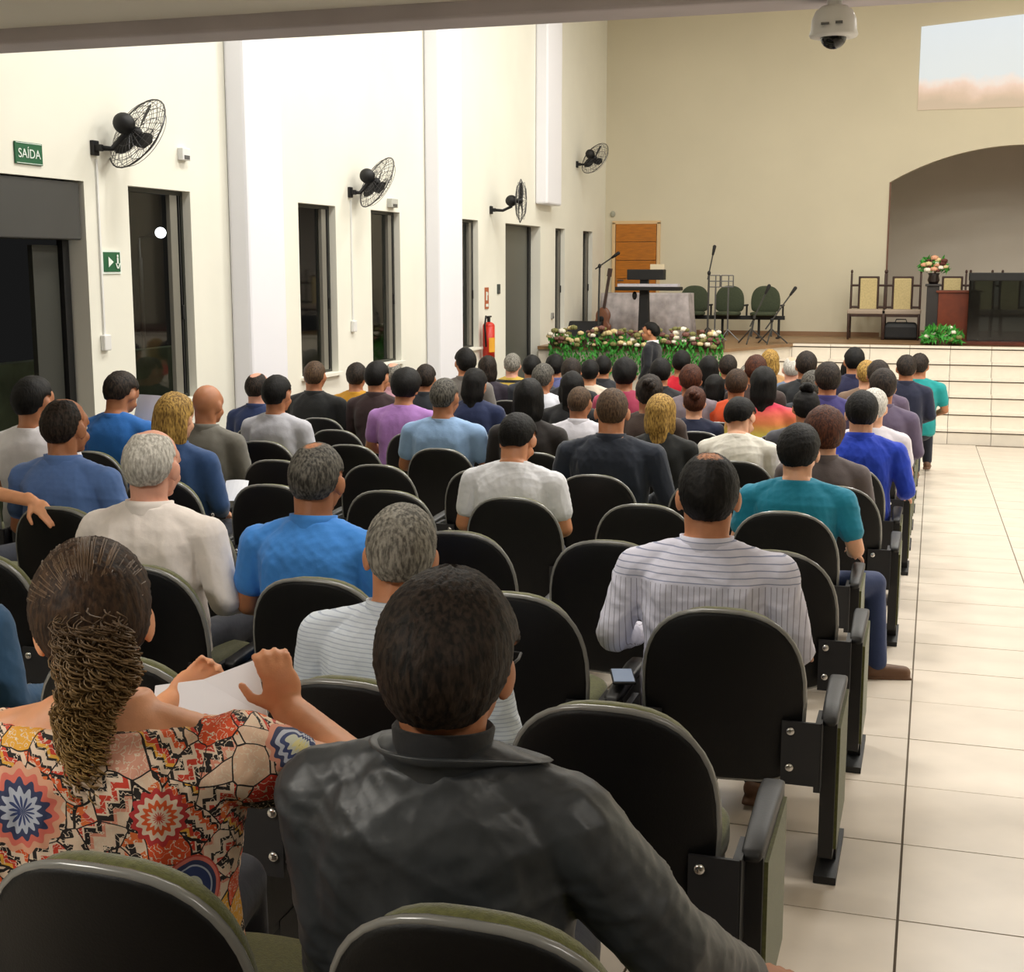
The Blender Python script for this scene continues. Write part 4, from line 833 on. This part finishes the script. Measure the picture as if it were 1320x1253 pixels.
# ---- audience further off
A_ = [
 ('man with black hair in white shirt, farthest left', (44, 484), 5, 'e0dde2', 'tan', ('short', 'black'), 'R', 'short', {}),
 ('man in blue polo shirt reading beside the first tall window', (163, 480), 5, '1f68b8', 'tan', ('short', 'dark'), 'RB', 'short', {}),
 ('woman with long streaky blond hair in blue denim shirt', (226, 505), 4, '2a4a7a', 'light', ('long', 'blond'), 'R', 'long', {}),
 ('bald man in grey-brown shirt beside the first pilaster', (268, 493), 5, '6d6a62', 'tan', None, 'R', 'long', {}),
 ('pink-headed bald man in navy shirt behind the pilaster', (333, 480), 7, '1a2c58', 'pink', ('short', 'dark'), 'R', 'long', {'bald': .5, 'thick': .006}),
 ('man with black hair in light grey shirt, fifth seat row', (358, 483), 6, 'bcbcc4', 'tan', ('short', 'black'), 'R', 'short', {}),
 ('man with cropped brown hair in black jacket below the second window', (406, 465), 8, '0d0f10', 'tan', ('short', 'buzz'), 'U', 'long', {'thick': .004, 'bw': 1.15}),
 ('man in mustard yellow shirt between the window reveals', (460, 467), 9, 'c08a1c', 'tan', ('short', 'dark'), 'U', 'short', {}),
 ('person with dark hair in maroon shirt below the third window', (487, 465), 8, '2e1a1c', 'mid', ('short', 'black'), 'R', 'long', {}),
 ('pale-headed person in pink top half hidden below third window', (508, 467), 10, 'd0a0b0', 'pink', ('short', 'grey'), 'U', 'long', {'bald': .5}),
 ('woman in lilac satin blouse with dark wavy hair', (526, 474), 7, 'a878bc', 'mid', ('bob', 'black'), 'B', 'short', {'bw': 1.1, 'thick': .03}),
 ('small dark-haired head beside the second pilaster', (549, 469), 10, '20242c', 'tan', ('short', 'dark'), 'U', 'long', {}),
 ('man in grey jacket sitting tall against the white wall', (600, 448), 10, '6f6a66', 'mid', ('short', 'black'), 'L', 'long', {'smax': 1.25}),
 ('man with greying hair in light blue shirt, broad shoulders', (574, 487), 6, '8fb0d8', 'tan', ('short', 'salt'), 'R', 'short', {'bw': 1.15, 'thick': .006}),
 ('woman with long black hair in navy top behind light blue shirt man', (613, 474), 8, '18264c', 'tan', ('long', 'black'), 'R', 'short', {}),
 ('woman with dark greying hair and bare shoulder', (629, 458), 10, '2a2230', 'light', ('long', 'dark'), 'U', 'short', {}),
 ('grey-haired person in black and gold banded shirt', (661, 455), 11, 'b09a3c', 'pink', ('short', 'grey'), 'U', 'short', {'mat': ('bands', 'c8aa48', 'bands')}),
 ('person with black hair right of the banded shirt', (686, 457), 11, '2a2e38', 'mid', ('short', 'black'), 'U', 'long', {}),
 ('man with grey hair in pale shirt, middle of the hall', (701, 468), 9, 'd6d8e2', 'tan', ('short', 'salt'), 'R', 'short', {}),
 ('woman with wide black hair near the flower box left end', (716, 456), 11, '5a5f90', 'mid', ('bob', 'black'), 'U', 'long', {'thick': .02}),
 ('dark-haired person in black beside the pale shirt man', (737, 461), 10, '14161c', 'tan', ('short', 'dark'), 'U', 'long', {}),
 ('woman with very long black hair in dark brown top', (682, 487), 6, '1d1613', 'tan', ('long', 'black'), 'U', 'long', {}),
 ('woman with long dark hair in black behind white striped shirt', (738, 478), 8, '0e0e12', 'tan', ('long', 'black'), 'U', 'long', {}),
 ('man with cropped brown hair in white wrinkled shirt', (748, 498), 6, 'dad8e0', 'tan', ('short', 'buzz'), 'R', 'long', {'thick': .004, 'bw': 1.05}),
 ('person with black hair and light hat brim, middle rows', (761, 463), 10, 'cdbfae', 'mid', ('short', 'black'), 'U', 'short', {}),
 ('dark-haired man below the white cloth table', (778, 458), 12, '22242a', 'mid', ('short', 'black'), 'U', 'long', {}),
 ('woman with black hair and pink top, centre', (806, 460), 9, 'a83a58', 'tan', ('bob', 'black'), 'U', 'short', {'thick': .02}),
 ('man with glossy black hair beside the speaker', (852, 461), 9, '1c1c20', 'mid', ('short', 'black'), 'U', 'long', {}),
 ('woman with dark streaked updo holding a white sheet', (838, 482), 7, '3c2c24', 'tan', ('bun', 'dark'), 'U', 'short', {}),
 ('woman with straight golden blond bob in black top', (853, 507), 6, '101312', 'light', ('long', 'blond'), 'R', 'long', {'bob': 1}),
 ('person in bright red shirt in front of the greenery', (879, 451), 12, 'c8102a', 'tan', ('short', 'black'), 'U', 'short', {}),
 ('woman with reddish black hair behind red shirt', (891, 469), 9, '7c7078', 'tan', ('bob', 'red'), 'U', 'short', {}),
 ('woman with red-brown rolled updo in navy blouse', (896, 498), 7, '141c38', 'light', ('bun', 'red'), 'U', 'short', {}),
 ('woman with black hair, right of the red shirt', (914, 458), 11, '1c1a22', 'mid', ('long', 'black'), 'U', 'long', {}),
 ('dark-haired person beneath the flower box right end', (939, 457), 12, '2b2a2a', 'mid', ('short', 'dark'), 'U', 'long', {}),
 ('woman with long dark hair holding a white page', (922, 482), 8, '14141c', 'tan', ('long', 'black'), 'R', 'long', {}),
 ('man in orange shirt with brown hair', (950, 475), 9, 'd04a18', 'tan', ('short', 'brown'), 'U', 'short', {}),
 ('fair-headed person behind the orange shirt', (966, 468), 10, 'c8b0a0', 'pink', ('short', 'grey'), 'U', 'short', {}),
 ('woman in rainbow striped top with long dark hair', (985, 472), 8, 'd06040', 'tan', ('long', 'black'), 'U', 'short', {'mat': ('rainbow', 'd06040', 'rainbow')}),
 ('woman with caramel hair in front of the microphone stands', (993, 450), 12, 'b08858', 'light', ('long', 'blond'), 'U', 'short', {}),
 ('dark-haired person behind the caramel-haired woman', (975, 457), 11, '3a2c28', 'tan', ('bob', 'red'), 'U', 'long', {}),
 ('elderly bald man with pink scalp in grey shirt', (1021, 460), 10, '6a7a94', 'pink', ('short', 'white'), 'U', 'short', {'bald': .5, 'thick': .005}),
 ('person with dark hair in black jacket at the white steps', (1040, 452), 12, '191c20', 'tan', ('short', 'dark'), 'U', 'long', {}),
 ('woman with dark hair in violet and black top', (1068, 466), 9, '3a3470', 'mid', ('bob', 'dark'), 'U', 'long', {'thick': .02}),
 ('woman with wavy grey-black hair below the steps', (1048, 477), 8, '2c3038', 'mid', ('bob', 'salt'), 'U', 'long', {'thick': .022}),
 ('man with raised black hair in indigo shirt, tallest by the steps', (1102, 447), 12, '1a1c40', 'mid', ('short', 'black'), 'U', 'long', {'smax': 1.2}),
 ('woman with dark blue headscarf by the steps', (1096, 462), 11, '1c1e3c', 'mid', ('long', 'black'), 'U', 'long', {}),
 ('woman with hair in a high bun and charcoal top', (1040, 501), 6, '4a4a50', 'mid', ('topbun', 'black'), 'U', 'long', {'bw': 1.1}),
 ('woman with curly auburn hair in grey-brown top', (1064, 522), 6, '5a5050', 'light', ('bob', 'red'), 'U', 'long', {'thick': .028}),
 ('dark haired person behind the pale-haired woman', (1139, 474), 8, '5c5068', 'tan', ('short', 'dark'), 'U', 'long', {}),
 ('person with dark crown in plum shirt', (1133, 464), 10, '584a60', 'tan', ('bob', 'dark'), 'U', 'long', {}),
 ('tawny-haired person left of the plum shirt', (1118, 464), 11, '7a6250', 'light', ('short', 'blond'), 'U', 'short', {}),
 ('person with pale grey hair in white shirt by the aisle', (1127, 500), 7, 'd8d2d8', 'light', ('short', 'white'), 'R', 'short', {'thick': .015}),
 ('man in dark navy jacket at the aisle end of a front row', (1169, 457), 11, '141a34', 'tan', ('short', 'dark'), 'U', 'long', {}),
 ('man in turquoise shirt at the aisle end of the front row', (1186, 455), 12, '109090', 'tan', ('short', 'dark'), 'R', 'short', {'bw': 1.1}),
]
PO = {'U': (.03, .05, .15, 0), 'R': (.05, .08, -.1, 0), 'L': (.03, .0, .6, 0), 'B': (.10, .25, .2, 0), 'RB': (.08, .42, -.1, .0)}
for i, (lab, px, k, top, sk, hair, po_, sl, ex) in enumerate(A_):
    ex = dict(ex); m = ex.pop('mat', None); ex.pop('bob', 0)
    top_ = cloth(*m) if m else top
    kk = min(k, NR-1)
    person(lab, px, kk, top_, sk, hair, PO[po_], sl, 'lap' if po_ != 'RB' else 'read', ex.pop('bw', 1.0), 0, 'shirt' if sl == 'long' else 'tee', 'seated audience', seed=20+i, auto=kk if kk >= 5 else None, **ex)
# speaker
person('man in dark suit standing before the flower box, facing left', (838, 415), -1, '10131c', 'mid', ('short', 'black'), (.0, .12, 0, 0), 'long', 'stand', 1.05, 0, 'shirt', None, stand=True, fix=19.2, seed=77, rz=1.5, trous='10131c', collar_m=cloth('white', 'e8e8ec'), smin=.9, smax=1.15)
# papers
def paper(px, Y, wd, h, label, rx=.9, rz=0):
    p = atY(px[0], px[1], Y); m = MB(); m.rings([np.array([[x, 0, -h/2+.0], [x, .02*abs(x)/wd*0, h/2]]) if False else np.array([[x, .03*(x/wd)**2*4*.3+dy, z] for z in (-h/2, h/2)]) for x in np.linspace(-wd/2, wd/2, 6) for dy in (0,)], closed=False, cap=False)
    o = build('paper_sheet', m, PAPER, loc=tuple(p)); q = o.modifiers.new('s', 'SOLIDIFY'); q.thickness = .002; o.rotation_euler = (rx, 0, rz); tag(o, label, 'paper')
paper((188, 535), rowY(5)+.55, .22, .28, 'white sheet held by the man in blue polo', -.3, -.2)
ph_ = empty('smartphone', (rowX(2)-.345, rowY(2)+.12, flz(rowY(2))+.597), .3); tag(ph_, 'smartphone lying on the seat arm left of the striped shirt man', 'phone')
build('phone_body', MB().box((0, 0, .005), (.075, .15, .009)), BLACK, ph_, bevel=.003); build('screen', MB().box((0, 0, .0105), (.066, .135, .002)), mat('screen_blue', '8a94a4', .1, emit='a0b0c8', estr=.3), ph_)
paper((303, 632), rowY(4)+.5, .13, .18, 'small white paper in the lap beside the blond woman', -1.0, .3)
paper((852, 520), rowY(7)+.4, .2, .25, 'white page left of the blond bob', -.2, .2) if False else None

# ------------------------------------------------------------------ stage furniture
def at_st(x, y, Y): return atY(x, y, Y)
# flower box
fb = empty('flower_box', (-4.35, 20.95, ST)); tag(fb, 'long trough of roses over green foliage along the stage edge', 'flower arrangement')
x0_, x1_ = atY(708, 440, 20.85)[0]+4.35, atY(932, 440, 20.85)[0]+4.35
build('trough', MB().box(((x0_+x1_)/2, 0, .06), (x1_-x0_, .16, .12)), mat('trough', '4a3a26', .7), fb)
lf = MB()
for i in range(1500):
    x = rng.uniform(x0_, x1_); z = rng.uniform(-.42, .22); y = -.06-rng.uniform(0, .12); L = rng.uniform(.05, .11); a = rng.uniform(-.7, .7); R_ = rotm(rng.uniform(-.5, .5), a, rng.uniform(-1, 1))
    q = np.array([[-.016, 0, 0], [0, -.004, -L*.5], [.016, 0, 0], [0, 0, -L]])[[0, 1, 3, 2]]*np.array([1, 1, 1]); q = np.array([[0, 0, L*.5], [-.018, 0, 0], [0, .004, -L*.6], [.018, 0, 0]]); lf.add(q@R_.T+np.array([x, y, z]), [(0, 1, 2, 3)])
o = build('foliage', lf, mat('leaf_green', '3c9232', .6, noise=.4, nscale=9), fb); o['kind'] = 'stuff'
def rose(r=.05):
    m = MB(); m.ell((0, 0, 0), (r*.55, r*.55, r*.6), nu=10, nv=6)
    for q in range(6): a = q*PI/3; m.ell((r*.5*math.cos(a), r*.5*math.sin(a), -.1*r), (r*.5, r*.5, r*.55), nu=8, nv=5)
    return m
rm = rose().mesh('flower', [], True); FM = [mat('rose_white', 'efe8d6', .7), mat('rose_cream', 'd8c490', .7), mat('rose_dusky', '7a5248', .7), mat('rose_olive', '7c7a48', .8)]
for i in range(150):
    x = rng.uniform(x0_, x1_); o = link('flower', rm, fb, (x, -.14+rng.uniform(-.03, .05), rng.uniform(.04, .32)), FM[rng.choice(4, p=[.18, .27, .3, .25])]); o.scale = (rng.uniform(.7, 1.3),)*3
# cloth-covered table behind
tb = empty('covered_table', (-4.7, 23.7, ST)); tag(tb, 'long table under a pale grey marbled cloth behind the keyboard', 'table')
xa, xb = atY(776, 395, 23.5)[0]+4.7, atY(888, 395, 23.5)[0]+4.7; R = []
for z, g in ((.0, .05), (.4, .02), (.78, 0), (.8, -.01)):
    pts = []
    for side, (p0, p1) in enumerate([((xa, -.3), (xb, -.3)), ((xb, -.3), (xb, .3)), ((xb, .3), (xa, .3)), ((xa, .3), (xa, -.3))]):
        for j in range(24): t = j/24; x = p0[0]+(p1[0]-p0[0])*t; y = p0[1]+(p1[1]-p0[1])*t; wv_ = g*.8*math.sin(j*2.1+side); nx, ny = [(0, -1), (1, 0), (0, 1), (-1, 0)][side]; pts.append([x+nx*(g+wv_), y+ny*(g+wv_), z])
    R.append(np.array(pts))
build('tablecloth', MB().rings(R), mat('cloth_marble', 'b0a8a8', .85, noise=.3, nscale=6), tb, True)
for sx in (xa+.1, xb-.1):
    for sy in (-.2, .2): build('leg', MB().cyl((sx, sy, 0), .02, .75, 8), GREY, tb)
# keyboard on column stand
kx = atY(835, 370, 22.6)[0]; kb = empty('keyboard_stand', (kx, 22.3, ST)); tag(kb, 'tall black T-shaped column stand carrying keyboards on the stage', 'keyboard stand')
z_ = lambda y: atY(835, y, 22.3)[2]-ST; w_ = lambda a: atY(a, 370, 22.3)[0]-kx
build('column', MB().rings([np.array([[-.09, -.06, 0], [.11, -.06, 0], [.11, .06, 0], [-.09, .06, 0]]), np.array([[-.06, -.05, z_(350)], [.07, -.05, z_(350)], [.07, .05, z_(350)], [-.06, .05, z_(350)]])]), BLACK, kb, bevel=.01)
build('base_foot', MB().box((0, 0, .02), (.7, .5, .04)), BLACK, kb, bevel=.01)
kt = build('upper_keyboard', MB().box(((w_(810)+w_(857))/2, -.02, z_(354)), (w_(857)-w_(810), .22, .17)), BLACK, kb, bevel=.01)
lk = build('lower_keyboard', MB().box(((w_(796)+w_(879))/2, -.05, z_(372)), (w_(879)-w_(796), .3, .06)), BLACK, kb, bevel=.01)
for i in range(36):
    build('white_key', MB().box((w_(799)+(w_(876)-w_(799))*(i+.5)/36, -.06, z_(367.5)), ((w_(876)-w_(799))/36*.9, .26, .045)), mat('key_white', 'c9c6cf', .3), lk)
build('sheet_holder', MB().box(((w_(838)+w_(856))/2, 0, z_(344.5)), (w_(856)-w_(838), .03, .1)), mat('holder_cream', 'd8c8a8', .6), kb)
build('control_pod', MB().ell((w_(819), -.05, z_(381)), (.04, .04, .07)), BLACK, kb, True)
# microphone stands
def mic_stand(x, Y, base_z, joint, tip, label, tripod=True):
    e = empty('microphone_stand', (atY(x, 430, Y)[0], Y, base_z)); o0 = np.array(e.location); tag(e, label, 'microphone stand', 'microphone stands on the stage')
    J = atY(joint[0], joint[1], Y)-o0; T = atY(tip[0], tip[1], Y)-o0
    build('pole', MB().tube([(0, 0, .12), (J[0], 0, J[2])], .017, 8), mat('stand_grey', '3c3c3a', .4), e); build('boom', MB().tube([J-(T-J)*.35, T], .012, 8), mat('stand_grey', '3c3c3a', .4), e)
    build('clutch', MB().ell(J, (.03, .03, .04)), BLACK, e, True); d = (T-J)/np.linalg.norm(T-J); build('microphone', MB().limb(T, T+d*.13, .02, .03), BLACK, e, True)
    for q in range(3): a = q*2.1+.4; build('leg', MB().tube([(0, 0, .25), (.28*math.cos(a), .28*math.sin(a), .01)], .012, 6), mat('stand_grey', '3c3c3a', .4), e)
mic_stand(771, 22.6, ST, (773, 343), (789, 332), 'microphone stand with raised boom in front of the wooden door')
mic_stand(912, 22.8, ST, (914, 352), (919, 328), 'upright microphone stand in front of the green linked chairs')
mic_stand(994, 22.6, ST, (995, 413), (1019, 380), 'microphone stand with long boom slanting up to the right')
mic_stand(968, 22.5, ST, (972, 410), (987, 378), 'pale microphone stand right of the green linked chairs')
# music stands
for i, (x0m, x1m) in enumerate([(914, 928), (930, 945)]):
    e = empty('music_stand', (atY((x0m+x1m)/2, 430, 23.2)[0], 23.2, ST)); tag(e, ['wire music stand nearer the upright microphone', 'wire music stand, right one of the pair'][i], 'music stand', 'wire music stands')
    a = atY(x0m, 355, 23.2)-np.array(e.location); b_ = atY(x1m, 370, 23.2)-np.array(e.location); f = MB()
    for z in (a[2], (a[2]+b_[2])/2, b_[2]): f.tube([(a[0], 0, z), (b_[0], 0, z)], .01, 6)
    for x in (a[0], 0, b_[0]): f.tube([(x, 0, a[2]), (x, 0, b_[2])], .01, 6)
    build('desk', f, GREY, e); build('pole', MB().tube([(0, .01, 0.1), (0, .01, b_[2])], .014, 6), GREY, e)
    for q in range(3): an = q*2.1; build('leg', MB().tube([(0, 0, .2), (.2*math.cos(an), .2*math.sin(an), .01)], .01, 6), GREY, e)
# green linked chairs
gc = empty('linked_chairs', (atY(940, 420, 24.6)[0], 24.6, ST)); tag(gc, 'row of three olive-backed chairs linked on a black beam on stage', 'chair')
DOL = mat('dark_olive_fabric', '3c4430', .85, noise=.2, nscale=50)
for i in range(3):
    dx = (i-1)*.64
    q = pad([(x*1.08+dx, z-.0) for x, z in outline(.24, .45, .92)], -.03, .05, .02, 0); build('backrest', q, DOL, gc, True)
    q = pad(outline(.235, .36, .82, taper=.95), 0, .06, .01, 0); v = np.concatenate(q.v); q.v = [np.stack([v[:, 0]+dx, -.05-(v[:, 2]-.36)*.9, .40+v[:, 1]], 1)]; build('seat', q, DOL, gc, True)
build('beam', MB().box((0, -.15, .36), (2.0, .08, .07)), BLACK, gc)
for x in (-.75, -.1, .55, .9): build('leg', MB().box((x, -.15, .17), (.04, .05, .34)).box((x, -.15, .012), (.05, .45, .024)), BLACK, gc)
for x in (-.96, -.32, .32, .96): build('armrest', MB().box((x, -.2, .58), (.05, .3, .03)).box((x, -.1, .48), (.03, .04, .2)), BLACK, gc, bevel=.005)
# tall upholstered chairs
CRM = mat('cream_damask', 'c8b684', .8, noise=.12, nscale=40); SEATC = mat('seat_taupe', 'a89888', .8); DW = mat('dark_wood', '3a241a', .45, noise=.2, nscale=20, stretch=(1, 1, .1))
def throne(x, Y, label, pal=CRM):
    e = empty('tall_chair', (atY(x, 420, Y)[0], Y, ST)); tag(e, label, 'chair', 'tall upholstered chairs on the stage')
    for sx in (-.3, .3):
        build('back_post', MB().limb((sx, .22, 0), (sx, .27, 1.13), .022, .018, 8, 2).ell((sx, .272, 1.17), (.022, .022, .035), nu=10, nv=6), DW, e, True); build('leg', MB().limb((sx, -.25, 0), (sx, -.25, .44), .018, .024, 8, 2), DW, e, True)
        for z in (.55, .93): build('spindle', MB().limb((sx, .25, z), (sx*.55, .25, z), .02, .02, 8, 2), DW, e, True)
    build('back_panel', MB().box((0, .25, .78), (.36, .04, .62)), DW, e, bevel=.01); build('back_upholstery', MB().box((0, .215, .78), (.29, .04, .55)), pal, e, bevel=.015)
    build('seat', MB().box((0, 0, .48), (.66, .54, .08)), SEATC, e, bevel=.02); build('seat_rail', MB().box((0, 0, .42), (.62, .5, .05)), DW, e)
    for sx in (-.3, .3): build('stretcher', MB().box((sx, 0, .15), (.025, .48, .025)), DW, e)
    return e
throne(1117, 24.7, 'tall cream-backed wooden chair left of its twin, left of the arch'); throne(1161, 24.7, 'tall cream-backed wooden chair with a black bag under it')
throne(1225, 25.2, 'tall chair behind the red-brown table in the arch'); throne(1266, 25.0, 'tall chair seen through the smoked panel, left one'); throne(1300, 25.0, 'tall chair seen through the smoked panel, right one')
bg = empty('equipment_bag', (atY(1161, 425, 24.65)[0], 24.65, ST)); tag(bg, 'black bag lying under the tall chair beside the arch', 'bag')
build('bag_body', MB().rings([np.array([[sx*.3*k_+.0, sy*.17*k_, z] for sx, sy in ((-1, -1), (1, -1), (1, 1), (-1, 1))]) for z, k_ in ((0, .92), (.05, 1), (.22, .98), (.3, .8))]), BLACK, bg, bevel=.03); build('bag_handle', MB().tube([(-.1, 0, .29), (-.08, 0, .35), (.08, 0, .35), (.1, 0, .29)], .01, 6), mat('bag_strap', '3a4048', .7), bg)
# vase on dark pedestal
vp = empty('flower_pedestal', (atY(1200, 430, 24.0)[0], 24.0, ST)); tag(vp, 'dark pedestal holding a rose bouquet between the tall chairs and table', 'flower pedestal')
hz = atY(1200, 366, 24)[2]-ST
build('pedestal', MB().box((0, 0, hz/2), (.2, .2, hz)).box((0, 0, hz-.02), (.26, .26, .04)).box((0, 0, .03), (.26, .26, .06)), mat('pedestal_dark', '2c2826', .5), vp, bevel=.01)
build('vase', MB().rings([np.array([[r*math.cos(2*PI*j/16), r*math.sin(2*PI*j/16), hz+z] for j in range(16)]) for r, z in ((.07, 0), (.1, .06), (.08, .14), (.1, .18))]), mat('vase_dark', '241c1a', .3), vp, True)
def bouquet(par, c, rx, rzv, nfl, nleaf, pal):
    l = MB()
    for i in range(nleaf):
        a = rng.uniform(0, 2*PI); t = rng.uniform(.5, 1); b_ = rng.uniform(-.4, 1.2); p = np.array(c)+np.array([rx*t*math.cos(a)*math.cos(b_*.8), rx*.6*t*math.sin(a), rzv*math.sin(b_)*t]); L = rng.uniform(.05, .1); l.add(np.array([[0, 0, L], [-.02, 0, 0], [0, .005, -L], [.02, 0, 0]])@rotm(rng.uniform(-1, 1), rng.uniform(-1.4, 1.4), rng.uniform(-1, 1)).T+p, [(0, 1, 2, 3)])
    o = build('foliage', l, mat('leaf_green', '2f7a2a'), par); o['kind'] = 'stuff'
    for i in range(nfl):
        a = 2*PI*i/nfl*2.4; t = math.sqrt((i+.5)/nfl); o = link('flower', rm, par, (c[0]+rx*.85*t*math.cos(a), c[1]-.08-.05*rng.rand(), c[2]+rzv*(.25+.7*t*math.sin(a))), pal[i % len(pal)]); o.scale = (rng.uniform(.8, 1.3),)*3
PK = mat('rose_peach', 'd8a080', .7); DKR = mat('rose_darkred', '5a2a22', .7)
bouquet(vp, (0, -.02, hz+.28), .24, .17, 16, 160, [PK, FM[0], DKR, FM[1], DKR])
fa = empty('floor_flowers', (atY(1214, 436, 23.1)[0], 23.1, ST)); tag(fa, 'low flower arrangement with white roses on the stage edge before the table', 'flower arrangement')
build('basket', MB().cyl((0, 0, 0), .14, .1, 16, .18), mat('trough', '4a3a26'), fa); bouquet(fa, (0, 0, .12), .34, .2, 11, 420, [FM[0], FM[3], FM[0], FM[2], FM[3]])
# red-brown table and smoked panel
rt_ = empty('wooden_table', (atY(1230, 430, 23.9)[0], 23.9, ST)); tag(rt_, 'red-brown wooden table with panelled front beside the smoked lectern panel', 'table')
th_ = atY(1230, 376, 23.9)[2]-ST; RWD = mat('red_wood', '6e3018', .4, noise=.2, nscale=8)
build('front_panel', MB().box((.05, 0, th_/2), (.66, .04, th_-.02)), RWD, rt_, bevel=.005); build('tabletop', MB().box((.05, .25, th_), (.74, .6, .035)), RWD, rt_, bevel=.005)
for sx in (-.27, .37): build('side_panel', MB().box((sx, .25, th_/2), (.03, .5, th_-.03)), RWD, rt_)
gp = empty('glass_lectern', (atY(1300, 430, 23.5)[0], 23.5, ST)); tag(gp, 'smoked transparent lectern panel with a black top at the right edge', 'lectern')
gh = atY(1300, 352, 23.5)[2]-ST; gx0 = atY(1248, 400, 23.5)[0]-gp.location[0]
SMK = bpy.data.materials.new('smoked_acrylic'); SMK.use_nodes = True; nt = SMK.node_tree; t_ = nt.nodes.new('ShaderNodeBsdfTransparent'); t_.inputs[0].default_value = (.22, .25, .26, 1); g_ = nt.nodes.new('ShaderNodeBsdfGlossy'); g_.inputs['Roughness'].default_value = .1; x_ = nt.nodes.new('ShaderNodeMixShader'); x_.inputs[0].default_value = .08; nt.links.new(t_.outputs[0], x_.inputs[1]); nt.links.new(g_.outputs[0], x_.inputs[2]); nt.links.new(x_.outputs[0], nt.nodes['Material Output'].inputs[0])
build('acrylic_front', MB().box((gx0+.75, 0, gh/2), (1.5, .015, gh-.02)), SMK, gp); build('lectern_top', MB().box((gx0+.75, .18, gh-.06), (1.52, .42, .13)), BLACK, gp, bevel=.01)
build('side_support', MB().box((gx0+.02, .2, gh/2-.06), (.03, .35, gh-.14)), SMK, gp); build('side_support', MB().box((gx0+1.48, .2, gh/2-.06), (.03, .35, gh-.14)), SMK, gp)
# guitar and speaker box by the left wall
gt = empty('acoustic_guitar', (atY(772, 415, 23.0)[0], 23.0, ST)); tag(gt, 'brown acoustic guitar leaning on a stand beside the left wall windows', 'guitar')
gb = MB(); ol = [(.19*math.cos(a)*(1-.22*math.exp(-((math.sin(a)-.1)/.3)**2))*(1 if math.sin(a) < 0 else .8), .32+.26*math.sin(a)) for a in np.linspace(0, 2*PI, 36, endpoint=False)]
q = pad(ol, 0, .09, .005, 0); R_ = rotm(-.15, .12, 0); q.v = [v@R_.T for v in q.v]; build('guitar_body', q, mat('guitar_brown', '7a4a30', .35, noise=.2, nscale=10), gt, True)
nk = MB().box((0, .01, .85), (.05, .025, .6)).box((0, .01, 1.18), (.08, .02, .14)); nk.v = [v@R_.T for v in nk.v]; build('guitar_neck', nk, DW, gt); build('sound_hole', MB().ell((.0+.04, -.0, .36), (.05, .012, .05)), BLACK, gt, True)
spk = empty('monitor_speaker', (atY(745, 410, 22.9)[0]+.12, 22.9, ST)); tag(spk, 'black wedge monitor speaker at the foot of the far left window', 'speaker')
build('cabinet', MB().rings([np.array([[-.3, -.2, 0], [.3, -.2, 0], [.3, .2, 0], [-.3, .2, 0]]), np.array([[-.3, .0, .32], [.3, .0, .32], [.3, .2, .32], [-.3, .2, .32]])]), BLACK, spk, bevel=.01); build('grille', MB().box((0, -.115, .17), (.54, .01, .3), rotm(-.56, 0, 0)), mat('grille', '202022', .8), spk)
print('people', len(OCC)); print('tris', sum(len(m.polygons) for m in bpy.data.meshes)*2)
for kx_, v_ in OCC.items(): print('%-60s k=%s s=%.2f x=%.2f y=%.2f' % (kx_[:60], v_[1], v_[2], v_[0].location.x, v_[0].location.y))
